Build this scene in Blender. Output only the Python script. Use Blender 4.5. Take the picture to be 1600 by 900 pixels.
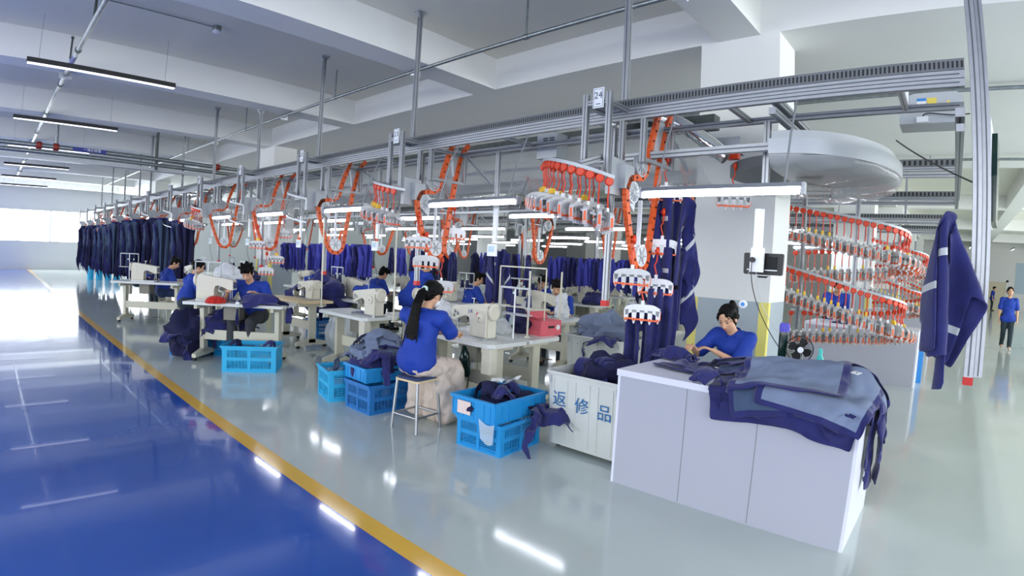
import bpy, bmesh, math, random
import numpy as np
from mathutils import Vector, Matrix, noise
for _o in list(bpy.data.objects): bpy.data.objects.remove(_o)
SC = bpy.context.scene; COL = SC.collection
random.seed(7)
PI = math.pi
# ---------------------------------------------------------------- camera
cam = bpy.data.cameras.new('camera'); cam_o = bpy.data.objects.new('camera', cam); COL.objects.link(cam_o)
cam.type = 'PANO'                      # wide phone lens: its barrel curve is a lens polynomial
EYE = 1.62
R3 = Matrix(((0.665768, -0.744422, 0.050872), (0.006021, 0.073537, 0.997274), (-0.746134, -0.663647, 0.053441)))
cam_o.matrix_world = Matrix.Translation((0, 0, EYE)) @ R3.transposed().to_4x4()
cam.sensor_width = 36; cam.sensor_fit = 'HORIZONTAL'; cam.clip_start = 0.05; cam.clip_end = 200
for tgt in (cam, getattr(cam, 'cycles', None)):
    if tgt is None: continue
    try:
        tgt.panorama_type = 'FISHEYE_LENS_POLYNOMIAL'; tgt.fisheye_fov = PI
        tgt.fisheye_polynomial_k0 = 0.0; tgt.fisheye_polynomial_k1 = -0.05235395
        tgt.fisheye_polynomial_k2 = 0.0; tgt.fisheye_polynomial_k3 = 3.508726e-05; tgt.fisheye_polynomial_k4 = -8.8366e-07
    except Exception as e: print('cam', e)
SC.camera = cam_o
# ---------------------------------------------------------------- world, exposure, fill light
SC.view_settings.view_transform = 'Standard'; SC.view_settings.look = 'None'
SC.view_settings.gamma = 1; SC.view_settings.use_curve_mapping = False
SC.view_settings.exposure = 0.08
WORLD_STRENGTH = 1.75
w = bpy.data.worlds.new('sky'); SC.world = w; w.use_nodes = True
bg = w.node_tree.nodes['Background']; bg.inputs[0].default_value = (0.92, 0.96, 1.0, 1); bg.inputs[1].default_value = WORLD_STRENGTH
SC.cycles.max_bounces = 6; SC.cycles.diffuse_bounces = 4; SC.cycles.glossy_bounces = 3
SC.cycles.transmission_bounces = 4; SC.cycles.transparent_max_bounces = 10
SC.cycles.caustics_reflective = False; SC.cycles.caustics_refractive = False
SC.cycles.sample_clamp_indirect = 6
def area(name, loc, rot, sx, sy, power, col=(0.93, 0.97, 1.0)):
    l = bpy.data.lights.new(name, 'AREA'); l.shape = 'RECTANGLE'; l.size = sx; l.size_y = sy; l.energy = power; l.color = col
    o = bpy.data.objects.new(name, l); o.location = loc; o.rotation_euler = rot; COL.objects.link(o); return o
# area lights added for general fill, the west and south ones unseen
area('fill_west', (-9.5, 12, 2.6), (0, -PI / 2, 0), 3.2, 40, 1500)
area('fill_south', (14, -9.5, 2.6), (PI / 2, 0, 0), 40, 3.2, 2000)
area('window_fill_north', (14, 34.6, 2.3), (-PI / 2, 0, 0), 30, 1.5, 900)  # added boost to the window wall, running on past its real windows
# ---------------------------------------------------------------- materials
def lin(c):
    if isinstance(c, str): c = tuple(int(c[i:i + 2], 16) / 255 for i in (0, 2, 4))
    return tuple(x / 12.92 if x <= 0.04045 else ((x + 0.055) / 1.055) ** 2.4 for x in c[:3]) + (1,)
M = {}
def mat(name, c, rough=0.5, metal=0.0, var=0.0, vs=6.0, bump=0.0, bs=30.0, emit=0.0, alpha=1.0, trans=0.0, coat=0.0, spec=0.5, sheen=0.0, c2=None, ecol=None):
    m = bpy.data.materials.new(name); m.use_nodes = True; nt = m.node_tree; b = nt.nodes['Principled BSDF']
    b.inputs['Base Color'].default_value = lin(c); b.inputs['Roughness'].default_value = rough; b.inputs['Metallic'].default_value = metal
    b.inputs['Alpha'].default_value = alpha; b.inputs['Transmission Weight'].default_value = trans
    b.inputs['Coat Weight'].default_value = coat; b.inputs['Specular IOR Level'].default_value = spec; b.inputs['Sheen Weight'].default_value = sheen
    if emit: b.inputs['Emission Color'].default_value = lin(ecol or c); b.inputs['Emission Strength'].default_value = emit
    if var or bump or c2:
        tc = nt.nodes.new('ShaderNodeTexCoord')
    if var or c2:
        n = nt.nodes.new('ShaderNodeTexNoise'); n.inputs['Scale'].default_value = vs; n.inputs['Detail'].default_value = 4
        nt.links.new(tc.outputs['Object'], n.inputs['Vector'])
        mx = nt.nodes.new('ShaderNodeMix'); mx.data_type = 'RGBA'
        a = lin(c); 
        if c2: b2 = lin(c2)
        else: b2 = tuple(min(1, x * (1 + var)) for x in a[:3]) + (1,); a = tuple(x * (1 - var) for x in a[:3]) + (1,)
        mx.inputs[6].default_value = a; mx.inputs[7].default_value = b2
        rmp = nt.nodes.new('ShaderNodeMapRange'); rmp.inputs[1].default_value = 0.35; rmp.inputs[2].default_value = 0.65
        nt.links.new(n.outputs['Fac'], rmp.inputs[0]); nt.links.new(rmp.outputs[0], mx.inputs[0]); nt.links.new(mx.outputs[2], b.inputs['Base Color'])
    if bump:
        n2 = nt.nodes.new('ShaderNodeTexNoise'); n2.inputs['Scale'].default_value = bs; n2.inputs['Detail'].default_value = 3
        nt.links.new(tc.outputs['Object'], n2.inputs['Vector'])
        bp = nt.nodes.new('ShaderNodeBump'); bp.inputs['Strength'].default_value = bump; bp.inputs['Distance'].default_value = 0.02
        nt.links.new(n2.outputs['Fac'], bp.inputs['Height']); nt.links.new(bp.outputs[0], b.inputs['Normal'])
    M[name] = m; return m
mat('floor_grey', 'c0cac6', 0.09, var=0.04, vs=0.6, bump=0.05, bs=2.0, spec=0.9)
mat('floor_blue', '0f52b4', 0.10, var=0.06, vs=0.8, bump=0.10, bs=1.6, spec=1.0, coat=0.6)
mat('floor_yellow', 'e3b448', 0.12, var=0.04, vs=2, bump=0.03, bs=2.0, spec=0.7)
mat('white_paint', 'e6e7e4', 0.7, var=0.015, vs=0.8)
mat('ceiling_paint', 'e8e6da', 0.75, var=0.02, vs=0.5)
mat('wall_grey', 'b2b5bb', 0.6)
mat('dado_grey', 'a4b0b8', 0.6)
mat('stripe_yellow', 'e6dc7a', 0.6)
mat('window_glow', 'f4faff', 0.3, emit=9.0)
mat('alu', 'a4a7ac', 0.38, 0.75, var=0.04, vs=20)
mat('alu_dark', '5f6468', 0.45, 0.6)
mat('alu_panel', 'b4b9bd', 0.45, 0.35)
mat('galv', '8f9698', 0.35, 0.8, var=0.12, vs=12)
mat('galv_dark', '4d5352', 0.5, 0.5, var=0.15, vs=10)
mat('duct_grey', '6e7275', 0.55, 0.1)
mat('black', '101113', 0.45)
mat('black_soft', '1c1d20', 0.8)
mat('orange', 'e8622a', 0.4, var=0.06, vs=20)
mat('orange_red', 'd93a10', 0.35)
mat('red', 'd4261c', 0.4)
mat('white_plastic', 'e9ecee', 0.35)
mat('grey_plastic', 'b8bcbf', 0.4)
mat('clear_plastic', 'cdcfd0', 0.25, alpha=0.9)
mat('yellow_clip', 'f2c62c', 0.4)
mat('tube_glow', 'f2f6ff', 0.4, emit=24.0)
mat('lamp_glow', 'eef2ff', 0.4, emit=2.2)
mat('text_dark', '45566b', 0.6)
mat('pipe_red', '8e3128', 0.5, 0.2)
mat('label_blue', '23358a', 0.5)
mat('table_white', 'dcdfdb', 0.35, var=0.02, vs=8)
mat('table_frame', 'cfccb8', 0.45)
mat('steel_grey_dark', '7d7b70', 0.5, 0.3)
mat('wood_top', 'd9c39a', 0.5, var=0.06, vs=12)
mat('machine', 'd8d4c2', 0.35, var=0.02, vs=10)
mat('machine_dark', '6e6a60', 0.5)
mat('steel', '9fa2a5', 0.3, 0.9)
mat('navy', '1c2060', 0.85, var=0.14, vs=9, sheen=0.2, bump=0.25, bs=14)
mat('chrome', 'd8dadc', 0.12, 1.0, bump=.15, bs=20)
mat('navy_lit', '4347a8', 0.85, var=0.12, vs=9)  # navy with the far rows' bright exposure put into the colour, also for variety
mat('navy_dark', '14163f', 0.88, var=0.15, vs=9, bump=0.25, bs=14)
mat('lining', '75829c', 0.85, var=0.08, vs=7, bump=0.25, bs=12)
mat('lining_dark', '3d4e6b', 0.85, var=0.1, vs=7, bump=0.25, bs=12)
mat('reflective_tape', 'b9bdc0', 0.35)
mat('royal', '123aa0', 0.75, var=0.08, vs=6, bump=0.15, bs=10)
mat('royal_dark', '0b2a86', 0.8)
mat('skin', 'd9a988', 0.55, var=0.03, vs=12)
mat('lips', 'b8645c', 0.5)
mat('hair', '0a0908', 0.6, var=0.3, vs=60, spec=0.15)
mat('skirt', 'd3c3b6', 0.8, var=0.05, vs=10)
mat('shoe_brown', '6b4a35', 0.6)
mat('jeans', '3a3d42', 0.85, var=0.12, vs=8)
mat('trouser_dark', '22313a', 0.85)
mat('crate_blue', '1f93d6', 0.38, var=0.04, vs=5)
mat('crate_cyan', '2cb0e2', 0.38, var=0.03, vs=5)
mat('crate_deep', '1c6fb6', 0.4, var=0.05, vs=5)
mat('bin_white', 'd5d8d3', 0.45, var=0.05, vs=3)
mat('desk_white', 'e0e1ee', 0.35)
mat('desk_side', 'aeb0bd', 0.45)
mat('stencil_blue', '1d6ba6', 0.6)
mat('paper', 'ecebe4', 0.7)
mat('paper_pink', 'e8d4cc', 0.7)
mat('pink_box', 'd8606c', 0.6, var=0.05, vs=8)
mat('bag_clear', 'dfe6e8', 0.15, alpha=0.5)
mat('bag_white', 'dcdfe2', 0.4, var=0.06, vs=12, bump=0.5, bs=25)
mat('bottle_clear', 'cfe0e0', 0.05, alpha=0.45)
mat('turquoise', '45c4be', 0.3)
mat('blue_plastic', '2d86cf', 0.35)
mat('trough', 'd6d9db', 0.12, alpha=0.38, bump=0.25, bs=5)
mat('screen_dark', '0c2a26', 0.15)
mat('postit', 'e6cf5c', 0.6)
mat('red_satin', 'cc2c20', 0.35, var=0.3, vs=30)
mat('denim', '2d3d66', 0.85, var=0.1, vs=10)
mat('mint', 'cfe6da', 0.6, var=0.1, vs=20)
mat('violet', '5a55c0', 0.7)
mat('door_cream', 'd8cfb4', 0.5)
mat('pale_blue', 'b9cfdc', 0.6)
mat('thread_navy', '17194f', 0.7)
# ---------------------------------------------------------------- mesh builder
class MB:
    def __init__(s): s.v = []; s.f = []; s.m = []; s.s = []
    def add(s, vs, fs, mi=0, smooth=False):
        n = len(s.v); s.v.extend([tuple(p) for p in vs])
        for f in fs: s.f.append(tuple(i + n for i in f)); s.m.append(mi); s.s.append(smooth)
        return s
    def box(s, a, b, mi=0):
        x0, y0, z0 = a; x1, y1, z1 = b
        return s.add([(x0, y0, z0), (x1, y0, z0), (x1, y1, z0), (x0, y1, z0), (x0, y0, z1), (x1, y0, z1), (x1, y1, z1), (x0, y1, z1)],
              [(0, 3, 2, 1), (4, 5, 6, 7), (0, 1, 5, 4), (1, 2, 6, 5), (2, 3, 7, 6), (3, 0, 4, 7)], mi)
    def frame(s, o, ex, ey, ez, sx, sy, sz, mi=0):   # box centred at o with half sizes on axes
        o = Vector(o); P = []
        for k in (-1, 1):
            for j, i in ((-1, -1), (-1, 1), (1, 1), (1, -1)): P.append(o + ex * (i * sx) + ey * (j * sy) + ez * (k * sz))
        return s.add(P, [(0, 3, 2, 1), (4, 5, 6, 7), (0, 1, 5, 4), (1, 2, 6, 5), (2, 3, 7, 6), (3, 0, 4, 7)], mi)
    def bar(s, p, q, w, h=None, up=(0, 0, 1), mi=0):
        p = Vector(p); q = Vector(q); d = (q - p); L = d.length; d.normalize(); up = Vector(up)
        if abs(d.dot(up)) > 0.98: up = Vector((1, 0, 0))
        sx = d.cross(up).normalized(); u = sx.cross(d).normalized()
        return s.frame((p + q) / 2, sx, d, u, w / 2, L / 2, (h or w) / 2, mi)
    def profile(s, p, q, w=0.05, mi=0, md=1, up=(0, 0, 1)):   # slotted aluminium extrusion
        s.bar(p, q, w, w, up, mi)
        p = Vector(p); q = Vector(q); d = (q - p).normalized(); up = Vector(up)
        if abs(d.dot(up)) > 0.98: up = Vector((1, 0, 0))
        sx = d.cross(up).normalized(); u = sx.cross(d).normalized(); e = 0.0008
        for n, t in ((sx, u), (-sx, u), (u, sx), (-u, sx)):
            c = (p + q) / 2 + n * (w / 2 + e / 2)
            s.frame(c, t, d, n, w * 0.09, (q - p).length / 2 * 0.995, e, md)
        return s
    def tube(s, pts, r, n=8, mi=0, caps=True, smooth=True, closed=False):
        pts = [Vector(p) for p in pts]; N = len(pts); R = r if isinstance(r, (list, tuple)) else [r] * N
        t0 = (pts[1] - pts[0]).normalized(); a = Vector((0, 0, 1)) if abs(t0.z) < 0.9 else Vector((1, 0, 0))
        u = t0.cross(a).normalized(); vs = []
        for i, p in enumerate(pts):
            if closed: t = (pts[(i + 1) % N] - pts[i - 1]).normalized()
            else: t = (pts[min(i + 1, N - 1)] - pts[max(i - 1, 0)]).normalized()
            u = (u - t * u.dot(t)).normalized(); w_ = t.cross(u)
            for k in range(n):
                an = 2 * PI * k / n; vs.append(p + (u * math.cos(an) + w_ * math.sin(an)) * R[i])
        fs = []
        for i in range(N if closed else N - 1):
            j = (i + 1) % N
            for k in range(n): k2 = (k + 1) % n; fs.append((i * n + k, i * n + k2, j * n + k2, j * n + k))
        s.add(vs, fs, mi, smooth)
        if caps and not closed:
            b = len(s.v) - len(vs)
            s.f.append(tuple(b + k for k in reversed(range(n)))); s.m.append(mi); s.s.append(False)
            s.f.append(tuple(b + (N - 1) * n + k for k in range(n))); s.m.append(mi); s.s.append(False)
        return s
    def lathe(s, prof, o=(0, 0, 0), ax=(0, 0, 1), n=20, mi=0, smooth=True, sc=(1, 1)):
        o = Vector(o); ax = Vector(ax).normalized(); a = Vector((1, 0, 0)) if abs(ax.x) < 0.9 else Vector((0, 1, 0))
        u = ax.cross(a).normalized(); v = ax.cross(u); vs = []
        for r, z in prof:
            for k in range(n):
                an = 2 * PI * k / n; vs.append(o + ax * z + (u * math.cos(an) * sc[0] + v * math.sin(an) * sc[1]) * max(r, 1e-5))
        fs = [(i * n + k, i * n + (k + 1) % n, (i + 1) * n + (k + 1) % n, (i + 1) * n + k) for i in range(len(prof) - 1) for k in range(n)]
        fs.append(tuple(reversed(range(n)))); fs.append(tuple((len(prof) - 1) * n + k for k in range(n)))
        return s.add(vs, fs, mi, smooth)
    def cyl(s, p, q, r, n=16, mi=0, r2=None):
        p = Vector(p); q = Vector(q); return s.lathe([(r, 0), (r if r2 is None else r2, (q - p).length)], p, q - p, n, mi)
    def ball(s, c, r, n=12, mi=0, rot=None):
        if not isinstance(r, (tuple, list)): r = (r, r, r)
        vs = []; m = n // 2
        for i in range(m + 1):
            th = PI * i / m
            for k in range(n):
                an = 2 * PI * k / n; v = Vector((math.sin(th) * math.cos(an) * r[0], math.sin(th) * math.sin(an) * r[1], math.cos(th) * r[2]))
                if rot: v = rot @ v
                vs.append(Vector(c) + v)
        fs = [(i * n + k, (i + 1) * n + k, (i + 1) * n + (k + 1) % n, i * n + (k + 1) % n) for i in range(m) for k in range(n)]
        return s.add(vs, fs, mi, True)
    def prism(s, poly, o, u, v, d, mi=0, smooth=False):    # polygon (a,b) -> o+a*u+b*v extruded by vector d
        o = Vector(o); u = Vector(u); v = Vector(v); d = Vector(d); n = len(poly)
        P = [o + u * a + v * b for a, b in poly]; vs = P + [p + d for p in P]
        flip = u.cross(v).dot(d) < 0
        a1 = tuple(range(n)); fs = [tuple(reversed(a1)), tuple(n + i for i in a1)] if not flip else [a1, tuple(n + i for i in reversed(a1))]
        for i in range(n):
            j = (i + 1) % n; q = (i, j, n + j, n + i); fs.append(q if not flip else tuple(reversed(q)))
        return s.add(vs, fs, mi, smooth)
    def grid(s, fn, nu, nv, mi=0, smooth=True, wrapu=False):
        vs = [fn(i / (nu if wrapu else nu - 1), j / (nv - 1)) for j in range(nv) for i in range(nu)]
        mu = nu if wrapu else nu - 1
        fs = [(j * nu + i, j * nu + (i + 1) % nu, (j + 1) * nu + (i + 1) % nu, (j + 1) * nu + i) for j in range(nv - 1) for i in range(mu)]
        return s.add(vs, fs, mi, smooth)
    def xf(s, m):
        s.v = [tuple(m @ Vector(p)) for p in s.v]; return s
    def mesh(s, name, mats):
        me = bpy.data.meshes.new(name); me.from_pydata(s.v, [], s.f)
        for x in (mats if isinstance(mats, (list, tuple)) else [mats]): me.materials.append(M[x] if isinstance(x, str) else x)
        me.polygons.foreach_set('material_index', s.m); me.polygons.foreach_set('use_smooth', s.s)
        me.validate(); me.update()
        if any(s.s):
            try: me.set_sharp_from_angle(angle=math.radians(42))
            except Exception: pass
        return me
    def build(s, name, mats, parent=None, ofs=None):
        if ofs is not None: o3 = Vector(ofs); s.v = [tuple(Vector(p) - o3) for p in s.v]
        o = bpy.data.objects.new(name, s.mesh(name, mats)); COL.objects.link(o)
        if parent is not None: o.parent = parent
        elif ofs is not None: o.location = ofs
        return o
def thing(name, label, cat, loc=(0, 0, 0), rotz=0, group=None):
    o = bpy.data.objects.new(name, None); o.empty_display_size = 0.1; COL.objects.link(o)
    o.location = loc; o.rotation_euler = (0, 0, rotz); o['label'] = label; o['category'] = cat
    if group: o['group'] = group
    return o
def tag(o, label, cat, group=None, kind=None):
    o['label'] = label; o['category'] = cat
    if group: o['group'] = group
    if kind: o['kind'] = kind
    return o
def struct(o): o['kind'] = 'structure'; return o
KIDS = {}
def kids(o):
    return [c for c in bpy.data.objects if c.parent == o]
def snap(o):     # (object, [children snapshots]) for fast copying
    return (o, [snap(c) for c in kids(o)])
def dup(sn, loc=None, rotz=None, label=None, group=None, parent=None, scale=None):
    o, ch = sn; c = o.copy(); COL.objects.link(c)
    if parent is not None: c.parent = parent
    if loc is not None: c.location = loc
    if rotz is not None: c.rotation_euler = (0, 0, rotz)
    if scale is not None: c.scale = (scale,) * 3 if isinstance(scale, (int, float)) else scale
    if label: c['label'] = label
    if group: c['group'] = group
    for k in ch: dup(k, parent=c)
    return c
def text_mesh(txt, size, mname, name='lettering', depth=0.0006, align='CENTER', font=None):
    cu = bpy.data.curves.new('txt', 'FONT'); cu.body = txt; cu.size = size; cu.extrude = depth; cu.align_x = align; cu.align_y = 'CENTER'; cu.resolution_u = 2
    o = bpy.data.objects.new('txt', cu); COL.objects.link(o); dg = bpy.context.evaluated_depsgraph_get(); dg.update()
    me = bpy.data.meshes.new_from_object(o.evaluated_get(dg)); bpy.data.objects.remove(o); me.materials.clear(); me.materials.append(M[mname])
    return me
def put_text(txt, size, mname, o, u, v, parent=None, name='lettering', depth=0.0006):
    me = text_mesh(txt, size, mname, depth=depth); ob = bpy.data.objects.new(name, me); COL.objects.link(ob)
    u = Vector(u).normalized(); v = Vector(v).normalized(); n = u.cross(v)
    m = Matrix((u, v, n)).transposed().to_4x4(); m.translation = Vector(o); ob.matrix_local = m
    if parent is not None: ob.parent = parent; ob.matrix_local = m
    return ob
# ================================================================ the hall
CEIL = 4.70; BEAM_Z = 4.22
XR, YF, XF, YN, XW = 1.83, 35.0, 48.0, -10.0, -10.0
def quad(name, x0, y0, x1, y1, z, m):
    b = MB(); b.box((x0, y0, z - 0.1), (x1, y1, z)); return struct(b.build(name, m))
quad('floor', XR, YN, XF, YF, 0, 'floor_grey')
quad('floor_blue_lane', XW, YN, 1.70, YF, 0, 'floor_blue')
quad('trim_1', 1.70, YN, XR, YF, 0.0, 'floor_yellow')
b = MB(); b.box((XW, YN, CEIL), (XF, YF, CEIL + 0.15)); struct(b.build('ceiling', 'ceiling_paint'))
BEAMS = [2.13 + 4.0 * i for i in range(-3, 9)]
for i, y in enumerate(BEAMS):
    b = MB(); b.box((XW, y - 0.24, BEAM_Z), (6.0, y + 0.24, CEIL)); struct(b.build('ceiling_beam', 'white_paint'))
    b = MB(); b.box((14.75, y - 0.24, BEAM_Z + 0.004), (XF, y + 0.24, CEIL)); struct(b.build('ceiling_beam', 'white_paint'))
b = MB(); b.box((6.0, YN, BEAM_Z), (14.75, YF, CEIL)); struct(b.build('ceiling_soffit', 'white_paint'))
for x in (22.6, 30.9, 39.2):
    b = MB(); b.box((x, YN, BEAM_Z), (x + 0.45, YF, CEIL)); struct(b.build('ceiling_beam', 'white_paint'))
def column(x, y, wx=0.62, wy=0.9):
    b = MB(); x0, x1, y0, y1 = x, x + wx, y - wy / 2, y + wy / 2
    b.box((x0, y0, 1.3), (x1, y1, BEAM_Z), 0); b.box((x0, y0, 0), (x1, y1, 1.3), 1)
    e = 0.003
    for (a0, a1) in ((y0, y0 + 0.1), (y1 - 0.1, y1)): b.box((x0 - e, a0, 0.0), (x0, a1, 1.3), 2)
    b.box((x0, y0 - e, 0), (x0 + 0.07, y0, 1.3), 2); b.box((x0, y1, 0), (x0 + 0.07, y1 + e, 1.3), 2)
    struct(b.build('pillar', ['white_paint', 'dado_grey', 'stripe_yellow']))
for x in (6.0, 14.3, 22.6, 30.9, 39.2):
    for y in (2.13, 14.13, 26.13): column(x, y)
# far-left wall with its band of bright windows
b = MB(); b.box((XW, YF, 0), (XF, YF + 0.2, 1.47)); b.box((XW, YF, 3.05), (XF, YF + 0.2, CEIL)); b.box((9.4, YF, 1.47), (XF, YF + 0.2, 3.05)); struct(b.build('wall_left', 'wall_grey'))
for i in range(6):
    x0 = XW + 0.1 + i * 3.2; b = MB(); b.box((x0, YF + 0.02, 1.47), (x0 + 3.05, YF + 0.06, 3.05), 0)
    b.box((x0 + 3.05, YF, 1.47), (x0 + 3.2, YF + 0.2, 3.05), 1); b.box((x0 + 1.48, YF, 1.47), (x0 + 1.54, YF + 0.03, 3.05), 1)
    struct(b.build('window_%d' % (i + 1), ['window_glow', 'white_paint']))
# far-right wall
b = MB(); b.box((XF, YN, 0), (XF + 0.2, YF, CEIL), 0)
struct(b.build('wall_right', 'white_paint'))
b = MB(); b.box((XF - 0.02, -8, 1.25), (XF, -4.3, 3.4), 0); b.box((XF - 0.03, -10, 0), (XF, -4.2, 1.25), 1); struct(b.build('wall_panel', ['pale_blue', 'white_paint']))
b = MB(); b.box((XF - 0.05, -3.7, 0), (XF, -2.4, 2.0), 0); b.box((XF - 0.07, -3.85, 0), (XF, -3.7, 2.15), 1); b.box((XF - 0.07, -2.4, 0), (XF, -2.25, 2.15), 1); b.box((XF - 0.07, -3.85, 2.0), (XF, -2.25, 2.15), 1)
struct(b.build('door_1', ['door_cream', 'white_paint']))
# walls behind the photographer: low parapet and lintel with open window bands between
b = MB(); b.box((XW - 0.2, YN, 0), (XW, YF, 1.0)); b.box((XW - 0.2, YN, 4.2), (XW, YF, CEIL)); struct(b.build('wall_back', 'white_paint'))
b = MB(); b.box((XW, YN - 0.2, 0), (XF, YN, 1.0)); b.box((XW, YN - 0.2, 4.2), (XF, YN, CEIL)); struct(b.build('wall_near', 'white_paint'))
# ================================================================ garments: cut as flat cloth and let fall once, here, before the hall fills up
def jacket_cells(cell=.038, W=.62, H=.74, SL=.52, SW=.20):
    nx = int(round((W + 2 * SL) / cell)); nz = int(round(H / cell)); vid = {}; vs = []; fs = []
    def inside(x, z):
        ax = abs(x)
        if ax < W / 2:
            if ax < .08 and z < .05 * (1 - ax / .08): return False
            return z > .03 * (ax / (W / 2))
        t = (ax - W / 2) / SL
        return .03 + .02 * t < z < .03 + SW - .05 * t + .02 * t
    def v(i, j):
        if (i, j) not in vid: vid[(i, j)] = len(vs); vs.append(((i - nx / 2) * cell, j * cell))
        return vid[(i, j)]
    for j in range(nz):
        for i in range(nx):
            if inside((i + .5 - nx / 2) * cell, (j + .5) * cell): fs.append((v(i, j), v(i + 1, j), v(i + 1, j + 1), v(i, j + 1)))
    return vs, fs
def trouser_cells(cell=.036, W=.46, H=1.0):
    nx = int(round(W / cell)); nz = int(round(H / cell)); vid = {}; vs = []; fs = []
    def v(i, j):
        if (i, j) not in vid: vid[(i, j)] = len(vs); vs.append(((i - nx / 2) * cell, j * cell))
        return vid[(i, j)]
    for j in range(nz):
        for i in range(nx):
            x = (i + .5 - nx / 2) * cell; z = (j + .5) * cell
            if z > .28 and abs(x) < .012 + (z - .28) * .04: continue
            fs.append((v(i, j), v(i + 1, j), v(i + 1, j + 1), v(i, j + 1)))
    return vs, fs
JK, TR = jacket_cells(), trouser_cells()
SIMO = []
def sim_obj(verts, faces):
    me = bpy.data.meshes.new('cloth'); me.from_pydata([tuple(p) for p in verts], [], faces); me.update()
    o = bpy.data.objects.new('cloth', me); COL.objects.link(o); SIMO.append(o); return o
def sim_box(a, c):
    bm = bmesh.new(); bmesh.ops.create_cube(bm, size=1); bmesh.ops.subdivide_edges(bm, edges=bm.edges[:], cuts=6, use_grid_fill=True)
    me = bpy.data.meshes.new('rest'); bm.to_mesh(me); bm.free(); o = bpy.data.objects.new('rest', me); COL.objects.link(o); SIMO.append(o)
    o.scale = [q - p for p, q in zip(a, c)]; o.location = [(q + p) / 2 for p, q in zip(a, c)]; return o
def sim_dome(c, r):
    bm = bmesh.new(); bmesh.ops.create_icosphere(bm, subdivisions=3, radius=1); me = bpy.data.meshes.new('rest'); bm.to_mesh(me); bm.free()
    o = bpy.data.objects.new('rest', me); COL.objects.link(o); SIMO.append(o); o.location = c; o.scale = r; return o
def solid(o, th=.006, fr=25):
    o.modifiers.new('c', 'COLLISION'); o.collision.use_culling = False; o.collision.thickness_outer = th; o.collision.thickness_inner = .05 if o.name.startswith('rest') else .004; o.collision.cloth_friction = fr; o.collision.damping = .3
def fall(o, frames, shrink, pin=None, stiff=9, bend=.3, selfc=True):
    m = o.modifiers.new('cl', 'CLOTH'); s = m.settings; s.quality = 6; s.mass = .25; s.tension_stiffness = stiff; s.compression_stiffness = stiff; s.shear_stiffness = 5; s.bending_stiffness = bend; s.air_damping = 2; s.shrink_min = shrink
    c = m.collision_settings; c.use_collision = True; c.distance_min = .007; c.use_self_collision = selfc; c.self_distance_min = .006; c.collision_quality = 4; c.self_friction = 10
    if pin:
        g = o.vertex_groups.new(name='pin'); g.add(pin, 1.0, 'REPLACE'); s.vertex_group_mass = 'pin'
    m.point_cache.frame_start = 1; m.point_cache.frame_end = frames; SC.frame_start = 1; SC.frame_end = frames
    for f in range(1, frames + 1): SC.frame_set(f)
    dg = bpy.context.evaluated_depsgraph_get(); me = o.evaluated_get(dg).to_mesh(); P = [tuple(o.matrix_world @ v.co) for v in me.vertices]; o.evaluated_get(dg).to_mesh_clear()
    o.modifiers.remove(m)
    for v, p in zip(o.data.vertices, P): v.co = p
    o.matrix_world = Matrix.Identity(4); o.data.update(); return np.array(P)
def flat_jacket(c, rot, z, sq=1.0, amp=.02, seed=0.0):
    P = []; ca, sa = math.cos(rot), math.sin(rot)
    for x, y in JK[0]:
        X = x * sq; Y = -(y - .36) * sq; n = noise.noise(Vector((x * 4 + seed, y * 4, seed)))
        P.append((c[0] + ca * X - sa * Y, c[1] + sa * X + ca * Y, z + amp * n * 3))
    return P
CLOTH = {}
def sim_clear():
    for o in SIMO: bpy.data.objects.remove(o)
    SIMO.clear()
# heap on the inspection desk
solid(sim_box((3.45, .38, .4), (4.35, 2.0, .86)), .008, 80); solid(sim_dome((3.92, .85, .85), (.26, .46, .10)), .008, 80); solid(sim_dome((3.95, .55, .86), (.22, .14, .12)), .008, 80)
for k, (c, r, sh) in enumerate((((3.63, 1.00), PI * 1.5 + .08, -.10), ((3.62, .66), PI * 1.5 - .12, -.10), ((3.66, .88), PI * 1.5 + .16, -.12), ((3.66, .62), PI * 1.5 - .05, -.12), ((3.80, .86), PI * 1.5 + .10, -.18))):
    o = sim_obj(flat_jacket(c, r, 1.07 + .05 * k, .92, .012, k * 3.3), JK[1]); CLOTH['desk%d' % k] = fall(o, 55, sh - .05, bend=.15); solid(o, .010, 80)
sim_clear()
# piece handled by the inspector
solid(sim_box((3.45, .9, .4), (4.35, 2.0, .86))); solid(sim_dome((4.14, 1.74, .88), (.12, .16, .07)))
CLOTH['handled'] = fall(sim_obj(flat_jacket((4.10, 1.62), 1.5, 1.0, .50, .06, 9), JK[1]), 50, -.55, stiff=6, bend=.2); sim_clear()
# hanging pieces
vs = JK[0]
CLOTH['hung_collar'] = fall(sim_obj([(x * .9, .10 * math.sin(x * 5) + .02 * noise.noise(Vector((x * 3, y * 3, 1))), -y) for x, y in vs], JK[1]), 90, -.04, [i for i, (x, y) in enumerate(vs) if abs(x - .09) < .05 and y < .06], 12, .6); sim_clear()
CLOTH['hung_clamp'] = fall(sim_obj([(x * .55 if abs(x) < .31 else math.copysign(.17 + (abs(x) - .31) * .35, x), .05 * math.sin(x * 22) + .01 * math.sin(x * 50), -y - max(0, abs(x) - .31) * .9) for x, y in vs], JK[1]), 70, -.25, [i for i, (x, y) in enumerate(vs) if abs(x) < .26 and y < .045], 12, .6); sim_clear()
vs = TR[0]
CLOTH['trousers'] = fall(sim_obj([(x * .62, .035 * math.sin(x * 40) + .01 * math.sin(y * 9 + x * 8), -y) for x, y in vs], TR[1]), 50, -.15, [i for i, (x, y) in enumerate(vs) if y < .02], 12, .6); sim_clear()
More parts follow.
